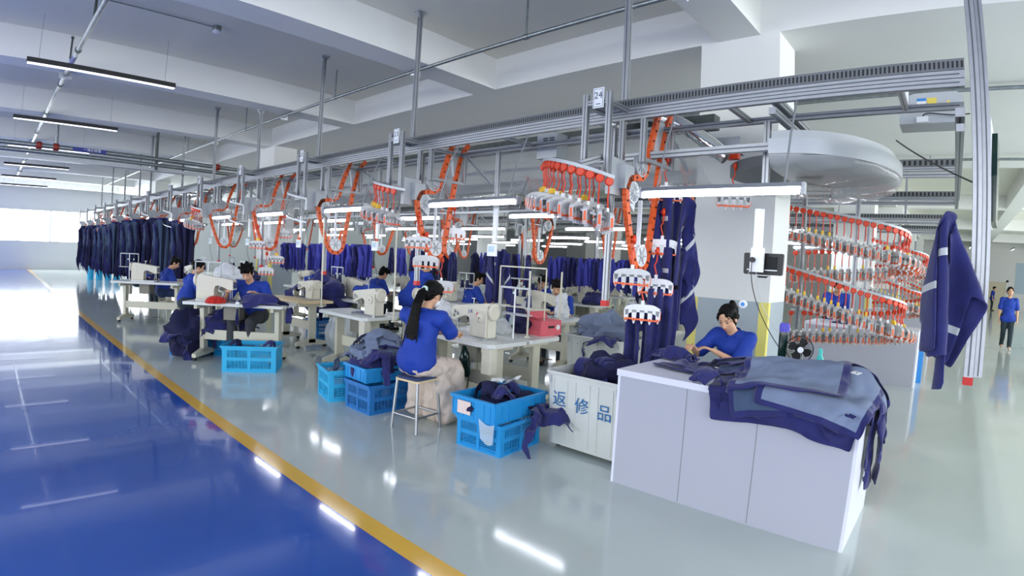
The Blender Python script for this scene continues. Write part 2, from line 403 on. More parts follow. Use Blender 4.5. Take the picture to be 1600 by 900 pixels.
# heaps for crates and bins
solid(sim_box((-.30, -.21, -.3), (.30, .21, 0.0))); solid(sim_dome((0, 0, 0), (.24, .16, .14)))
for k, (c, r, sq) in enumerate((((0, 0), .2, .52), ((.05, 0), 1.9, .48), ((-.04, .02), 3.3, .46))):
    o = sim_obj(flat_jacket(c, r, .22 + .07 * k, sq, .015, k * 5 + 2), JK[1]); CLOTH['heap%d' % k] = fall(o, 42, -.55, stiff=6, bend=.2); solid(o, .008, 60)
sim_clear()
solid(sim_box((-.5, -.03, -.7), (.5, .03, 0))); solid(sim_box((-.5, -.7, -.7), (.5, -.05, -.18))); solid(sim_dome((0, -.3, -.15), (.22, .2, .16)))
CLOTH['rim'] = fall(sim_obj(flat_jacket((0, -.12), .4, .12, .62, .08, 3), JK[1]), 55, -.4, stiff=6, bend=.2); sim_clear()
SC.frame_set(1)
def garment_mesh(key, style='navy', ofs=(0, 0, 0), sub=1, cells=None, wr=.006):
    cells = cells or (TR if key == 'trousers' else JK); P = CLOTH[key] - np.array(ofs); uv, fs = cells; me = bpy.data.meshes.new(key); me.from_pydata([tuple(p) for p in P], [], fs)
    mats = {'navy': ('navy', 'navy', 'navy'), 'taped': ('navy', 'navy', 'reflective_tape'), 'lined': ('navy', 'lining', 'navy'), 'lined2': ('navy', 'lining_dark', 'navy'), 'grey': ('lining', 'lining', 'lining_dark'), 'dark': ('navy_dark', 'navy_dark', 'lining'), 'light': ('navy_lit', 'navy_lit', 'navy')}[style]
    for m in mats: me.materials.append(M[m])
    mi = []
    for f in fs:
        x = sum(uv[i][0] for i in f) / 4; z = sum(uv[i][1] for i in f) / 4; ax = abs(x); k = 0
        if cells is not TR:
            if ax < .285 and .055 < z < .70: k = 1
            if .31 < ax < .70 and .09 < z < .17: k = 1
            if style == 'taped' and .20 < z < .235 and .08 < ax < .24 and x > 0: k = 2
            if style == 'taped' and .50 < ax < .54: k = 2
        mi.append(k)
    me.polygons.foreach_set('material_index', mi); me.polygons.foreach_set('use_smooth', [True] * len(fs)); me.update()
    o = bpy.data.objects.new('tmp', me); COL.objects.link(o)
    if sub: s = o.modifiers.new('s', 'SUBSURF'); s.levels = sub; s.render_levels = sub
    d = o.modifiers.new('d', 'SOLIDIFY'); d.thickness = .005; d.offset = 0
    dg = bpy.context.evaluated_depsgraph_get(); dg.update(); m2 = bpy.data.meshes.new_from_object(o.evaluated_get(dg)); bpy.data.objects.remove(o); m2.name = 'garment_' + key
    n = len(m2.vertices); co = np.zeros(n * 3); no = np.zeros(n * 3); m2.vertices.foreach_get('co', co); m2.vertices.foreach_get('normal', no); co = co.reshape(-1, 3); no = no.reshape(-1, 3)
    for i in range(n):      # fine creases
        p = Vector(co[i]) + Vector((3, 7, 1)); q = Vector((p.x * 5, p.y * 2.6 + p.x, p.z * 4)); w = (1 - abs(noise.noise(q)) * 3.0) * .6 + noise.noise(q * 2.7) * .5; s_ = 1 if no[i][2] >= 0 else -1; co[i] += no[i] * s_ * wr * w
    m2.vertices.foreach_set('co', co.reshape(-1)); m2.update()
    return m2
def garment(name, me, label, cat, loc=(0, 0, 0), rot=(0, 0, 0), group=None, scale=1):
    o = bpy.data.objects.new(name, me); COL.objects.link(o); o.location = loc; o.rotation_euler = rot; o.scale = (scale,) * 3 if isinstance(scale, (int, float)) else scale
    return tag(o, label, cat, group)
# ================================================================ overhead conveyor line
YS = [2.36, 5.16, 7.54, 9.97] + [9.97 + 2.37 * i for i in range(1, 10)]       # stations 24, 23, 22, 21, 20 ...
MX = 11.85                                                                      # mirror: second run of the same loop
PER = 6.3                                                                       # the next loop stands 6.3 m further in
def slotted_duct(b, x, y0, y1, z, w=0.06, h=0.075, mi=0, md=1, fine=True):      # black-slotted cable duct lying on a rail
    b.box((x, y0, z), (x + w, y1, z + h), mi)
    n = int((y1 - y0) / (0.028 if fine else 0.06)); e = 0.0015
    for i in range(n):
        y = y0 + (i + 0.5) * (y1 - y0) / n; d = 0.0065 if fine else 0.014
        b.box((x - e, y - d, z + 0.014), (x, y + d, z + h - 0.016), md)
def rail(y0, y1, x0, label, fine):
    t = thing('conveyor_rail', label, 'rail', (x0, y0, 0))
    b = MB()
    for z in (2.90, 2.955): b.profile((x0, y0, z), (x0, y1, z), 0.05)
    for z in (2.90,): b.profile((x0 + 0.55, y0, z), (x0 + 0.55, y1, z), 0.05)
    b.build('beam', ['alu', 'alu_dark'], t, t.location)
    b = MB(); slotted_duct(b, x0 - 0.02, y0, y1, 2.985, fine=fine); b.build('cable_duct', ['duct_grey', 'black'], t, t.location)
    y = y0 + 0.4
    while y < y1: b = MB(); b.profile((x0 + .03, y, 2.90), (x0 + 0.52, y, 2.90), 0.04); b.build('cross_bar', ['alu', 'alu_dark'], t, t.location); y += 1.2
    return t
rail(-0.05, 12.0, 4.15, 'near aluminium conveyor rail with slotted grey cable duct on top, nearest the camera', True)
rail(12.02, 31.5, 4.15, 'far stretch of aluminium conveyor rail beyond number plate 21, running towards the windows', False)
# ---- chain station prototype (origin: floor point under rail at the wheel plane, built at x as measured for y=0)
def path_resample(P, step):
    P = [Vector(p) for p in P]; out = [P[0]]; acc = 0
    for a, c in zip(P, P[1:]):
        L = (c - a).length; d = step - acc
        while d <= L: out.append(a + (c - a) * (d / L)); d += step
        acc = L - (d - step)
    return out
CH = [(4.57, 3.04), (4.52, 2.93), (4.45, 2.75), (4.40, 2.60), (4.385, 2.48), (4.33, 2.40), (4.24, 2.372), (4.14, 2.378), (4.05, 2.345), (4.025, 2.27), (4.04, 2.17), (4.08, 2.02), (4.13, 1.88), (4.19, 1.73),
      (4.235, 1.63), (4.30, 1.575), (4.37, 1.565), (4.44, 1.60), (4.48, 1.70), (4.50, 1.85), (4.53, 2.02), (4.56, 2.20), (4.60, 2.45), (4.645, 2.70), (4.69, 2.88), (4.77, 3.0), (4.84, 3.07)]
def smooth_path(P, it=2):
    for _ in range(it):
        Q = [P[0]]
        for a, c in zip(P, P[1:]): Q += [tuple(0.75 * x + 0.25 * y for x, y in zip(a, c)), tuple(0.25 * x + 0.75 * y for x, y in zip(a, c))]
        P = Q + [P[-1]]
    return P
def spoked(b, c, r, th, mi_rim, mi_hub, spokes=8):
    ax = (0, -1, 0); x, y, z = c
    b.lathe([(r * 0.62, -th / 2), (r * 0.97, -th / 2), (r, -th / 2 + 0.006), (r, -0.008), (r * 0.9, -0.004), (r * 0.9, 0.004), (r, 0.008), (r, th / 2 - 0.006), (r * 0.97, th / 2), (r * 0.85, th / 2), (r * 0.8, th / 2 - 0.008), (r * 0.62, th / 2 - 0.008)], c, ax, 28, mi_rim)
    b.lathe([(r * 0.25, 0), (r * 0.25, 0.012), (r * 0.1, 0.016)], (x, y - th / 2 + 0.002, z), ax, 14, mi_hub)
    for k in range(spokes):
        a = 2 * PI * k / spokes; d = Vector((math.cos(a), 0, math.sin(a)))
        b.bar(Vector((x, y - th / 2 - 0.0, z)) + d * r * 0.2, Vector((x, y - th / 2, z)) + d * r * 0.82, 0.009, 0.008, up=(0, 1, 0), mi=mi_hub)
def chain_mesh(path, w=0.055, step=0.105):
    b = MB(); pts = path_resample([(x, 0, z) for x, z in path], step)
    for i in range(len(pts) - 1):
        p, q = pts[i], pts[i + 1]; d = (q - p).normalized(); n = Vector((0, 1, 0)); s = d.cross(n)
        c = (p + q) / 2; L = step * 0.53
        poly = [(-L, -w * .42), (-L * .75, -w * .5), (-L * .1, -w * .5), (0, -w * .38), (L * .15, -w * .5), (L * .8, -w * .5), (L, -w * .4), (L, w * .4), (L * .8, w * .5), (L * .15, w * .5), (0, w * .38), (-L * .1, w * .5), (-L * .75, w * .5), (-L, w * .42)]
        b.prism(poly, c + Vector((0, -0.02, 0)), d, s, (0, 0.04, 0), 0)
        b.cyl(p + Vector((0, -0.026, 0)), p + Vector((0, 0.026, 0)), 0.010, 8, 1)
    return b
def station_frame(t, sign_txt=None, plate=True):
    b = MB()
    for dy in (0.08, 0.31):
        b.profile((3.84, dy, 2.36 if dy < 0.2 else 2.42), (3.84, dy, 3.05), 0.045)
        b.profile((3.86, dy, 2.96), (4.13, dy, 2.96), 0.04)
    b.profile((3.84, 0.1, 2.97), (3.84, 0.29, 2.97), 0.04)
    b.build('front_post', ['alu', 'alu_dark'], t)
    b = MB(); b.profile((4.15, -0.08, 2.5), (4.15, -0.08, 2.88), 0.045); b.profile((4.15, 0.13, 2.52), (4.15, 0.13, 2.88), 0.045)
    b.profile((4.70, -0.08, 2.52), (4.70, -0.08, 2.90), 0.045); b.bar((4.15, -0.08, 2.53), (4.7, -0.08, 2.53), 0.03)
    b.build('rear_post', ['alu', 'alu_dark'], t)
    b = MB(); b.box((3.865, 0.045, 2.20), (4.08, 0.10, 2.51)); b.box((3.98, -0.02, 2.26), (4.13, 0.045, 2.46)); b.box((4.13, 0.06, 2.10), (4.25, 0.075, 2.36)); b.build('drive_housing', 'alu_panel', t)
    b = MB(); b.profile((4.35, 0.34, 1.28), (4.35, 0.34, 2.88), 0.05); lg = b.build('hanging_leg', ['alu', 'alu_dark'], t)
    b = MB(); b.box((4.32, 0.31, 1.225), (4.38, 0.37, 1.28)); b.build('end_cap', 'red', lg)
    b = MB(); spoked(b, (4.26, -0.0, 2.49), 0.10, 0.045, 0, 0); b.build('upper_wheel', 'grey_plastic', t)
    b = MB(); spoked(b, (4.15, -0.0, 2.245), 0.095, 0.03, 0, 1, 12); b.prism([(-.07, -.05), (.085, -.16), (.10, -.02), (.06, .06)], (4.16, 0.03, 2.245), (1, 0, 0), (0, 0, 1), (0, 0.006, 0)); b.build('middle_wheel', ['white_plastic', 'grey_plastic'], t)
    b = MB(); spoked(b, (4.345, -0.0, 1.705), 0.098, 0.035, 0, 1, 6); b.bar((4.35, 0.03, 1.75), (4.35, 0.03, 2.2), 0.035, 0.02); b.build('bottom_wheel', ['white_plastic', 'grey_plastic'], t)
    chain_mesh(smooth_path(CH, 2)).build('chain', ['orange', 'black'], t)
    b = MB(); b.prism([(0, 0), (.16, .06), (.24, .2), (.12, .34), (-.06, .34)], (4.6, 0.0, 2.62), (1, 0, 0), (0, 0, 1), (0, 0.04, 0)); b.bar((4.84, 0.02, 2.9), (5.3, 0.02, 2.62), 0.04, 0.03); b.build('top_guide', 'alu_panel', t)
def number_plate(t, txt):
    b = MB(); b.box((3.808, 0.12, 2.915), (3.815, 0.225, 3.085), 0); e = 0.0012
    for (a0, a1, c0, c1) in ((.128, .217, 2.925, 2.928), (.128, .217, 3.072, 3.075), (.128, .131, 2.925, 3.075), (.214, .217, 2.925, 3.075), (.15, .195, 2.945, 2.952)): b.box((3.808 - e, a0, c0), (3.808, a1, c1), 1)
    s = b.build('number_plate', ['white_plastic', 'text_dark'], t)
    put_text(txt, 0.082, 'text_dark', (3.8065, 0.1725, 3.02), (0, -1, 0), (0, 0, 1), s, 'numeral')
proto = thing('chain_station', 'x', 'conveyor station', (0, 0, -50), 0)
station_frame(proto)
PST = snap(proto)
NUM = 24
for i, y in enumerate(YS):
    n = NUM - i
    t = dup(PST, (0, y, 0), 0, 'aluminium chain station with orange looped chain and number plate %d' % n)
    t['group'] = 'numbered chain stations of the near conveyor run'
    number_plate(t, str(n))
# further runs of the conveyor, seen between and behind the near stations
def far_station(mirror, x, y, label, group):
    o = dup(PST, (x, y, 0), 0, label, group, scale=((-1, 1, 1) if mirror else None)); return o
for i, y in enumerate(YS[:8]):
    far_station(True, MX, y + 0.9, 'chain station on the second conveyor run, behind the station numbered %d' % (24 - i), 'chain stations of the second conveyor run')
for i, y in enumerate(YS[:9]):
    far_station(False, PER, y + 1.4, 'orange chain station deep in the hall on the third conveyor run', 'chain stations of the third conveyor run')
for o, ch in [PST]:
    for c in ch:
        for g in c[1]: bpy.data.objects.remove(g[0])
        bpy.data.objects.remove(c[0])
    bpy.data.objects.remove(o)
def plain_rail(x, y0, y1, label, z=2.9):
    t = thing('conveyor_rail', label, 'rail', (x, y0, 0)); b = MB(); b.profile((x, y0, z), (x, y1, z), 0.06); b.profile((x, y0, z + .07), (x, y1, z + .07), 0.05); b.build('beam', ['alu', 'alu_dark'], t, t.location)
    b = MB(); slotted_duct(b, x - 0.02, y0, y1, z + .1, 0.08, 0.09, fine=False); b.build('cable_duct', ['duct_grey', 'black'], t, t.location)
plain_rail(MX - 4.15, -0.05, 22, 'aluminium conveyor rail of the second run, behind the near run')
plain_rail(4.15 + PER, -0.05, 24, 'aluminium conveyor rail of the third run in the middle of the hall')
plain_rail(MX - 4.15 + PER, -0.05, 24, 'aluminium conveyor rail of the fourth run deep in the hall')
plain_rail(4.15 + 2 * PER, -0.05, 24, 'aluminium conveyor rail of the fifth run, farthest in the hall')
b = MB(); b.box((5.25, 2.1, 3.03), (5.4, 16, 3.17)); tag(b.build('cable_trunking', 'galv_dark'), 'dark grey cable trunking running level behind the near conveyor rail', 'cable trunking')
# cross bars tying the two runs together at the desk end
for k, (x0, x1, y, z) in enumerate(((4.15, 7.7, 1.22, 2.93), (4.15, 7.7, -0.02, 2.72), (7.7, 10.45, -0.02, 2.93))):
    b = MB(); b.profile((x0 + .03, y, z), (x1 - .03, y, z), 0.06); b.profile((x0 + .03, y, z - .1), (x1 - .03, y, z - .1), 0.05)
    tag(b.build('cross_beam', ['alu', 'alu_dark']), ('aluminium cross beam slanting back from the near rail above the desk', 'aluminium cross beam meeting the foot of the right-hand post below the control box', 'farther aluminium cross beam closing the second and third conveyor runs')[k], 'beam')
# poles up to the ceiling
def pole(x, y, z0, z1, label, w=0.05, cap=False):
    t = thing('support_pole', label, 'pole', (x, y, z0), 0, 'aluminium support poles of the conveyor')
    b = MB(); b.profile((0, 0, 0), (0, 0, z1 - z0 - 0.03), w); b.build('shaft', ['alu', 'alu_dark'], t)
    b = MB(); b.box((-0.06, -0.06, z1 - z0 - 0.012), (0.06, 0.06, z1 - z0)); b.prism([(0, 0), (.05, 0), (0, -.07)], (w / 2, -.01, z1 - z0 - .012), (1, 0, 0), (0, 0, 1), (0, .02, 0)); b.prism([(0, 0), (-.05, 0), (0, -.07)], (-w / 2, -.01, z1 - z0 - .012), (1, 0, 0), (0, 0, 1), (0, .02, 0))
    b.build('ceiling_bracket', 'alu_panel', t)
    if cap: b = MB(); b.box((-.03, -.03, -.06), (.03, .03, 0)); b.build('end_cap', 'red', t)
    return t
for i, (x, y) in enumerate([(4.22, 2.52), (4.2, 5.52), (4.23, 7.98), (4.22, 10.35), (4.22, 12.82), (4.2, 15.2), (4.0, 17.7), (4.2, 20.1), (4.2, 22.5), (4.2, 25.0), (4.2, 27.5)]):
    bz = BEAM_Z if any(abs(y - q) < .26 for q in BEAMS) else CEIL
    pole(x, y, 2.98, bz, 'slim aluminium pole from the rail up to the ceiling beside number plate %d' % (24 - i))
for i, (x, y) in enumerate([(7.7, 3.2), (7.7, 6.0), (7.7, 9.0), (7.7, 12.5), (10.45, 6.5), (10.45, 10.5), (14, 1.0), (14, 5.0), (14, 9.2)]):
    bz = BEAM_Z if any(abs(y - q) < .26 for q in BEAMS) else CEIL
    pole(x, y, 3.07, bz, 'grey aluminium ceiling pole behind the near conveyor run, in the background')
# long post at the right of the picture
t = thing('support_post', 'tall double aluminium post from ceiling to hip height with a navy jacket hung on it', 'post', (4.15, -0.155, 1.05))
t.rotation_euler = (-.024, 0, 0)
b = MB(); b.profile((0, 0, 0), (0, 0, CEIL - 1.05 - .01), 0.055); b.build('shaft', ['alu', 'alu_dark'], t)
b = MB(); b.profile((0.045, -0.057, 0), (0.045, -0.057, 2.75), 0.05); b.build('rear_shaft', ['alu', 'alu_dark'], t)
b = MB(); b.box((-.03, -.03, -.05), (.03, .03, 0)); b.build('end_cap', 'red', t)
# post and lamp carrier in front of the pillar
t = thing('lamp_hanger', 'aluminium hanger post holding the long tube light in front of the pillar', 'post', (4.62, 1.38, 2.2))
b = MB(); b.profile((0, 0, 0.05), (0, 0, .67), 0.05); b.build('shaft', ['alu', 'alu_dark'], t)
# ---- tube lights under the rail
def tube_light(x, y0, y1, z, label, group='tube lights under the near conveyor run'):
    t = thing('tube_light', label, 'light', (x, (y0 + y1) / 2, z), 0, group); h = (y1 - y0) / 2
    b = MB(); b.prism([(-.035, .03), (-.05, .0), (-.02, -.012), (.02, -.012), (.05, .0), (.035, .03)], (0, -h, 0), (1, 0, 0), (0, 0, 1), (0, 2 * h, 0)); b.build('housing', 'alu', t)
    b = MB(); b.tube([(0, -h + .02, -.03), (0, h - .02, -.03)], .018, 10); b.build('tube', 'tube_glow', t)
    for s in (-1, 1):
        b = MB(); b.box((-.03, min(s * h, s * (h + .02)), -.05), (.03, max(s * h, s * (h + .02)), .03)); b.build('end_cap', 'grey_plastic', t)
        if x < 4.1: b = MB(); b.tube([(0, s * h * .8, .03), (.12, s * h * .8, .40), (.26, s * h * .8, 2.875 - z)], .008, 6); b.build('hanger', 'alu', t)
    return t
TL = tube_light(3.88, 0.91, 2.11, 2.205, 'bright tube light hanging right of station 24, over the desk')
for i, y in enumerate(YS[1:11]):
    tube_light(3.88, (y - 1.62 if i == 0 else y - 1.35) * .97, (y - 0.30) * .97, 2.19, 'bright tube light hanging beside number plate %d' % (23 - i))
TLP = snap(TL)
k = 0
for x in (5.3, 7.5, 10.3, 11.9, 13.8, 16.6):
    for j in range(7):
        y = 1.6 + j * 2.6 + (0.7 if x > 7 else 0)
        if x < 6 and j == 0: continue
        o = dup(TLP, (x, y, 2.2), 0, 'glowing tube light in the rows behind the near conveyor run', 'tube lights of the rows behind'); k += 1
b = MB(); b.bar((5.3, 3.4, 2.24), (5.3, 18, 2.24), .04, .03); tag(b.build('light_rail', 'alu'), 'thin aluminium rail carrying tube lights behind the near conveyor run', 'rail')
# ---- ceiling services
def tube_thing(name, pts, r, m, label, cat, n=10):
    b = MB(); b.tube(pts, r, n); return tag(b.build(name, m), label, cat)
t = thing('ceiling_pipe', 'grey steel pipe running along the ceiling above the conveyor towards the windows', 'pipe', (4.69, 2.2, 4.2))
b = MB(); b.tube([(0, 0, 0), (0, 30, 0)], 0.026, 10); b.build('pipe_run', 'galv', t)
b = MB(); b.box((-.05, -.02, -.07), (.05, .0, .07)); b.box((-.05, -.02, -.07), (-.04, .1, .03)); b.build('end_bracket', 'white_plastic', t)
for y in (1.95, 6.2, 10.1, 14.4, 18.5, 22.5):
    b = MB(); b.tube([(0, y, .02), (0, y, .47)], .013, 8, 0); b.ball((0, y, .47), .022, 8, 0); b.lathe([(.034, -.03), (.034, .03)], (0, y, 0), (0, 1, 0), 12, 0); b.build('drop_hanger', 'galv', t)
for y in (4.0, 8.15, 12.1, 16):
    b = MB(); b.box((-.06, y - .02, -.08), (.07, y + .02, -.05)); b.box((.04, y - .02, -.05), (.07, y + .02, .02)); b.build('clamp_bracket', 'white_plastic', t)
t = thing('sprinkler_pipe', 'grey sprinkler pipe with a blue band crossing above the blue lane, upper left', 'pipe', (0.9, 5, 4.2))
b = MB(); b.tube([(0, 0, 0), (0, 27, 0)], 0.035, 10); b.build('pipe_run', 'galv', t)
b = MB(); b.tube([(0, 4.2, 0), (0, 4.95, 0)], 0.0365, 12); lb = b.build('blue_band', 'label_blue', t)
put_text('消防管道', 0.06, 'white_plastic', (-.0375, 4.6, 0.0), (0, -1, 0), (0, 0, 1), lb, 'lettering')
for y in (3.9, 6.1, 8.8, 11.5): b = MB(); b.lathe([(.046, -.03), (.046, .03)], (0, y, 0), (0, 1, 0), 12); b.build('coupling', 'galv_dark', t)
for y in (2.6, 4.9, 9.6, 14): b = MB(); b.tube([(0, y, .02), (0, y, .45)], .018, 8); b.ball((0, y, .46), .03, 8); b.build('drop_hanger', 'galv_dark', t)
for y in (5.35, 13.4, 17.4, 21.4): b = MB(); b.box((-.09, y, -.06), (.1, y + .05, .05)); b.build('clamp_bracket', 'grey_plastic', t)
t = thing('main_pipe', 'large twin steel pipe with red couplings crossing the hall near the ceiling', 'pipe', (-6, 14.2, 3.55))
for dz, r in ((.06, .05), (-.08, .045)): b = MB(); b.tube([(0, 0, dz), (11.9, 0.5, dz)], r, 12); b.build('pipe_run', 'galv', t)
for x, m in ((6.85, 'pipe_red'), (7.2, 'pipe_red'), (11.55, 'pipe_red'), (10.9, 'pipe_red')):
    b = MB(); b.lathe([(.07, -.06), (.085, -.03), (.085, .03), (.07, .06)], (x, .042 * x, .06), (1, .042, 0), 14); b.build('coupling', m, t)
b = MB(); b.cyl((7.2, .3, .06), (7.2, .3, .66), .04, 12); b.build('riser', 'galv', t)
b = MB(); b.box((7.55, .25, .02), (8.25, .29, .10)); b.prism([(0, 0), (.1, 0), (.1, .08), (0, .08)], (7.55, .25, .02), (1, 0, 0), (0, 0, 1), (0, -.01, 0)); lb = b.build('blue_label', 'label_blue', t)
put_text('一消火栓管', 0.075, 'white_plastic', (7.95, .238, .062), (1, 0, 0), (0, 0, 1), lb, 'lettering')
b = MB(); b.bar((9.4, .38, -.2), (9.4, .38, .75), .05, .05); b.build('hanger_strut', 'galv_dark', t)
t2 = thing('cable_tray', 'flat grey cable tray hanging just below the large twin pipe', 'cable tray', (-6, 14.6, 3.33)); b = MB(); b.box((0, 0, 0), (12.2, .25, .07)); b.build('tray', 'alu_panel', t2); b = MB(); b.bar((9.4, .1, .0), (9.4, .1, .9), .03); b.build('hanger_strut', 'galv_dark', t2)
# black linear lamps over the aisle
def linear_lamp(x0, x1, y, z, label, group):
    t = thing('linear_lamp', label, 'light', ((x0 + x1) / 2, y, z), 0, group); h = (x1 - x0) / 2
    b = MB(); b.box((-h, -.04, .0), (h, .04, .07)); b.build('housing', 'black', t)
    b = MB(); b.box((-h + .01, -.035, -.012), (h - .01, .035, .0)); b.build('diffuser', 'lamp_glow', t)
    for s in (-.85, .85): b = MB(); b.tube([(s * h, 0, .07), (s * h, 0, BEAM_Z + .47 - z)], .003, 4); b.build('suspension_wire', 'steel', t)
    return t
P1 = linear_lamp(.27, 2.32, 9.13, 3.98, 'black linear ceiling lamp nearest the camera, over the blue lane', 'linear lamps over the aisle')
PL = snap(P1)
for i, y in enumerate((13.6, 17.7, 22.4, 26.9, 31.2)):
    o = dup(PL, (1.29, y, 3.98), 0, ('second', 'third', 'fourth', 'fifth', 'sixth')[i] + ' black linear ceiling lamp from the camera, over the blue lane')
for x in (34.0, 42.0):
    for i, y in enumerate((4.7, 9.13, 13.6, 18.0, 22.4) if x < 0 else (-3.5, -1.0)):
        dup(PL, (x, y, 3.98), 0, 'black linear ceiling lamp in the far right of the hall' if x > 0 else 'black linear ceiling lamp outside the left of the picture')
t = thing('smoke_detector', 'white smoke detector at the end of a thin conduit on the ceiling, upper left', 'detector', (2.54, 8.05, 4.62))
b = MB(); b.lathe([(.03, -.03), (.055, -.01), (.055, .0), (.04, .03)], (0, 0, 0), (0, 0, 1), 16); b.build('sensor', 'white_plastic', t)
b = MB(); b.lathe([(.06, .03), (.06, .08)], (0, 0, 0), (0, 0, 1), 16); b.build('junction_box', 'galv', t)
b = MB(); b.tube([(-.05, 0, .055), (-1.55, 0, .055)], .009, 6); b.build('conduit', 'galv', t)

for x, y0, y1, z, lb in ((8.5, -6, 5, 4.15, 'thin grey pipe under the soffit behind the control box'), (13.2, -7, 3, 4.12, 'thin grey pipe under the soffit, farther off at the right')):
    t = thing('ceiling_pipe', lb, 'pipe', (x, y0, z)); b = MB(); b.tube([(0, 0, 0), (0, y1 - y0, 0)], .028, 8); b.build('pipe_run', 'galv', t)
    for q in (1.5, 4.5, 7.5): b = MB(); b.tube([(0, q, 0), (0, q, 4.22 - z)], .01, 6); b.build('drop_hanger', 'galv', t)
# ================================================================ garment carriers
def carrier_proto(clip, loaded=False, lod=0):
    t = thing('garment_carrier', 'x', 'garment carrier', (0, 0, -60))
    n = 12 if lod == 0 else 8
    b = MB(); b.lathe([(.0, -.016), (.03, -.016), (.037, -.008), (.037, .004), (.031, .012), (.012, .014), (.012, .024), (0, .026)], (0, 0, 0), (-1, 0, 0), n + 4); b.build('trolley_wheel', 'orange_red', t)
    b = MB(); b.tube([(0, 0, 0), (.0, .0, -.09), (-.02, 0, -.13), (0, 0, -.2), (0, 0, -.235)], .006 if lod else .0065, 6); b.build('rod', 'orange_red', t)
    b = MB()
    if clip == 'yellow': b.box((-.022, -.012, -.245), (.022, .012, -.20)); b.box((.022, -.01, -.25), (.034, .01, -.215)); b.box((-.034, -.01, -.25), (-.022, .01, -.215)); b.build('tag_clip', 'yellow_clip', t)
    else: b.box((-.014, -.01, -.255), (.014, .01, -.215)); b.build('neck', 'white_plastic', t)
    # clamp body: arched bar with five prongs
    W = .155; H = .165; zt = -.245
    b = MB(); arch = []
    m = 14 if lod == 0 else 8
    for i in range(m + 1):
        a = i / m; x = -W + 2 * W * a; e = abs(2 * a - 1); z = zt - .035 * e ** 4 - .004; arch.append((x, z))
    top = arch; low = [(x * .93, z - .070) for x, z in reversed(arch)]
    th = .034
    b.prism(top + low, (0, -th / 2, 0), (1, 0, 0), (0, 0, 1), (0, th, 0), 0)
    for k in range(5):
        c = (-1 + 2 * k / 4) * (W - .016); zz = zt - .055; wd = .0215; zl = zt - H + (0.012 if k in (0, 4) else 0)
        b.prism([(c - wd, zz), (c + wd, zz), (c + wd * .8, zl + .03), (c + .003, zl - .012), (c - .003, zl - .012), (c - wd * .8, zl + .03)], (0, -th / 2, 0), (1, 0, 0), (0, 0, 1), (0, th, 0), 0)
    b.build('clamp', 'white_plastic' if loaded else 'clear_plastic', t)
    b = MB(); b.bar((-W + .01, 0, zt - H + .032), (W - .01, 0, zt - H + .022), .042, .014)
    for k in range(5):
        c = (-1 + 2 * k / 4) * (W - .016); b.box((c - .008, -.020, zt - H + .012), (c + .008, .020, zt - H + .04))
    b.box((-W - .006, -.010, zt - H + .03), (-W + .006, .010, zt - .06)); b.box((W - .006, -.010, zt - H + .03), (W + .006, .010, zt - .06))
    b.build('grip_bar', 'orange', t)
    return snap(t)
C_W, C_Y, C_L = carrier_proto('white'), carrier_proto('yellow'), carrier_proto('white', True)
C_LY = carrier_proto('yellow', True)
def joined(sn, name='garment_carrier'):      # far copies: one mesh, parts too small to see
    vs, fs, mi, sm, mats = [], [], [], [], []
    for c, _ in sn[1]:
        me = c.data; o = len(vs); vs += [tuple(v.co) for v in me.vertices]; k = len(mats); mats += [m for m in me.materials]
        for p in me.polygons: fs.append(tuple(i + o for i in p.vertices)); mi.append(k + p.material_index); sm.append(p.use_smooth)
    me = bpy.data.meshes.new(name); me.from_pydata(vs, [], fs)
    for m in mats: me.materials.append(m)
    me.polygons.foreach_set('material_index', mi); me.polygons.foreach_set('use_smooth', sm); me.update()
    o = bpy.data.objects.new(name, me); o.location = (0, 0, -60); COL.objects.link(o); o['category'] = 'garment carrier'; o['label'] = 'x'
    return (o, [])
F_W, F_Y = joined(C_W), joined(C_Y)
PROTOS = [C_W, C_Y, C_L, C_LY, F_W, F_Y]
def hang_on(path, step, label, group, protos, start=0.0, yel=(), jit=0.06, maxn=999, tilt=0):
    pts = path_resample(path, step); n = 0; res = []
    for i, p in enumerate(pts):
        if i >= maxn: break
        q = pts[min(i + 1, len(pts) - 1)]; r = pts[max(i - 1, 0)]; d = (q - r); az = math.atan2(d.y, d.x) - PI / 2
        pr = protos[1] if i in yel else protos[0]
        res.append(dup(pr, p, az + random.uniform(-jit, jit) + tilt, label, group))
    return res
def bez(P, n=24):
    P = [Vector(p) for p in P]; out = []
    for i in range(n + 1):
        t = i / n; Q = P[:]
        while len(Q) > 1: Q = [a.lerp(b_, t) for a, b_ in zip(Q, Q[1:])]
        out.append(Q[0])
    return out
def arm(path, label, parent_loc, posts=(), name='loading_rail'):
    t = thing(name, label, 'loading rail', parent_loc); o = Vector(parent_loc)
    b = MB(); P = [Vector(p) - o + Vector((0, 0, .045)) for p in path]
    for a, c in zip(P, P[1:]): b.bar(a, c + (c - a) * .05, .03, .028)
    b.build('rail_track', 'alu_panel', t)
    b = MB(); P2 = [p + Vector((0, 0, -.345)) for p in P]
    for a, c in zip(P2, P2[1:]): b.bar(a, c + (c - a) * .05, .02, .02)
    b.build('lower_guide', 'alu', t)
    for q in posts: b = MB(); b.profile(Vector(q[0]) - o, Vector(q[1]) - o, .05); b.build('support', ['alu', 'alu_dark'], t)
    return t
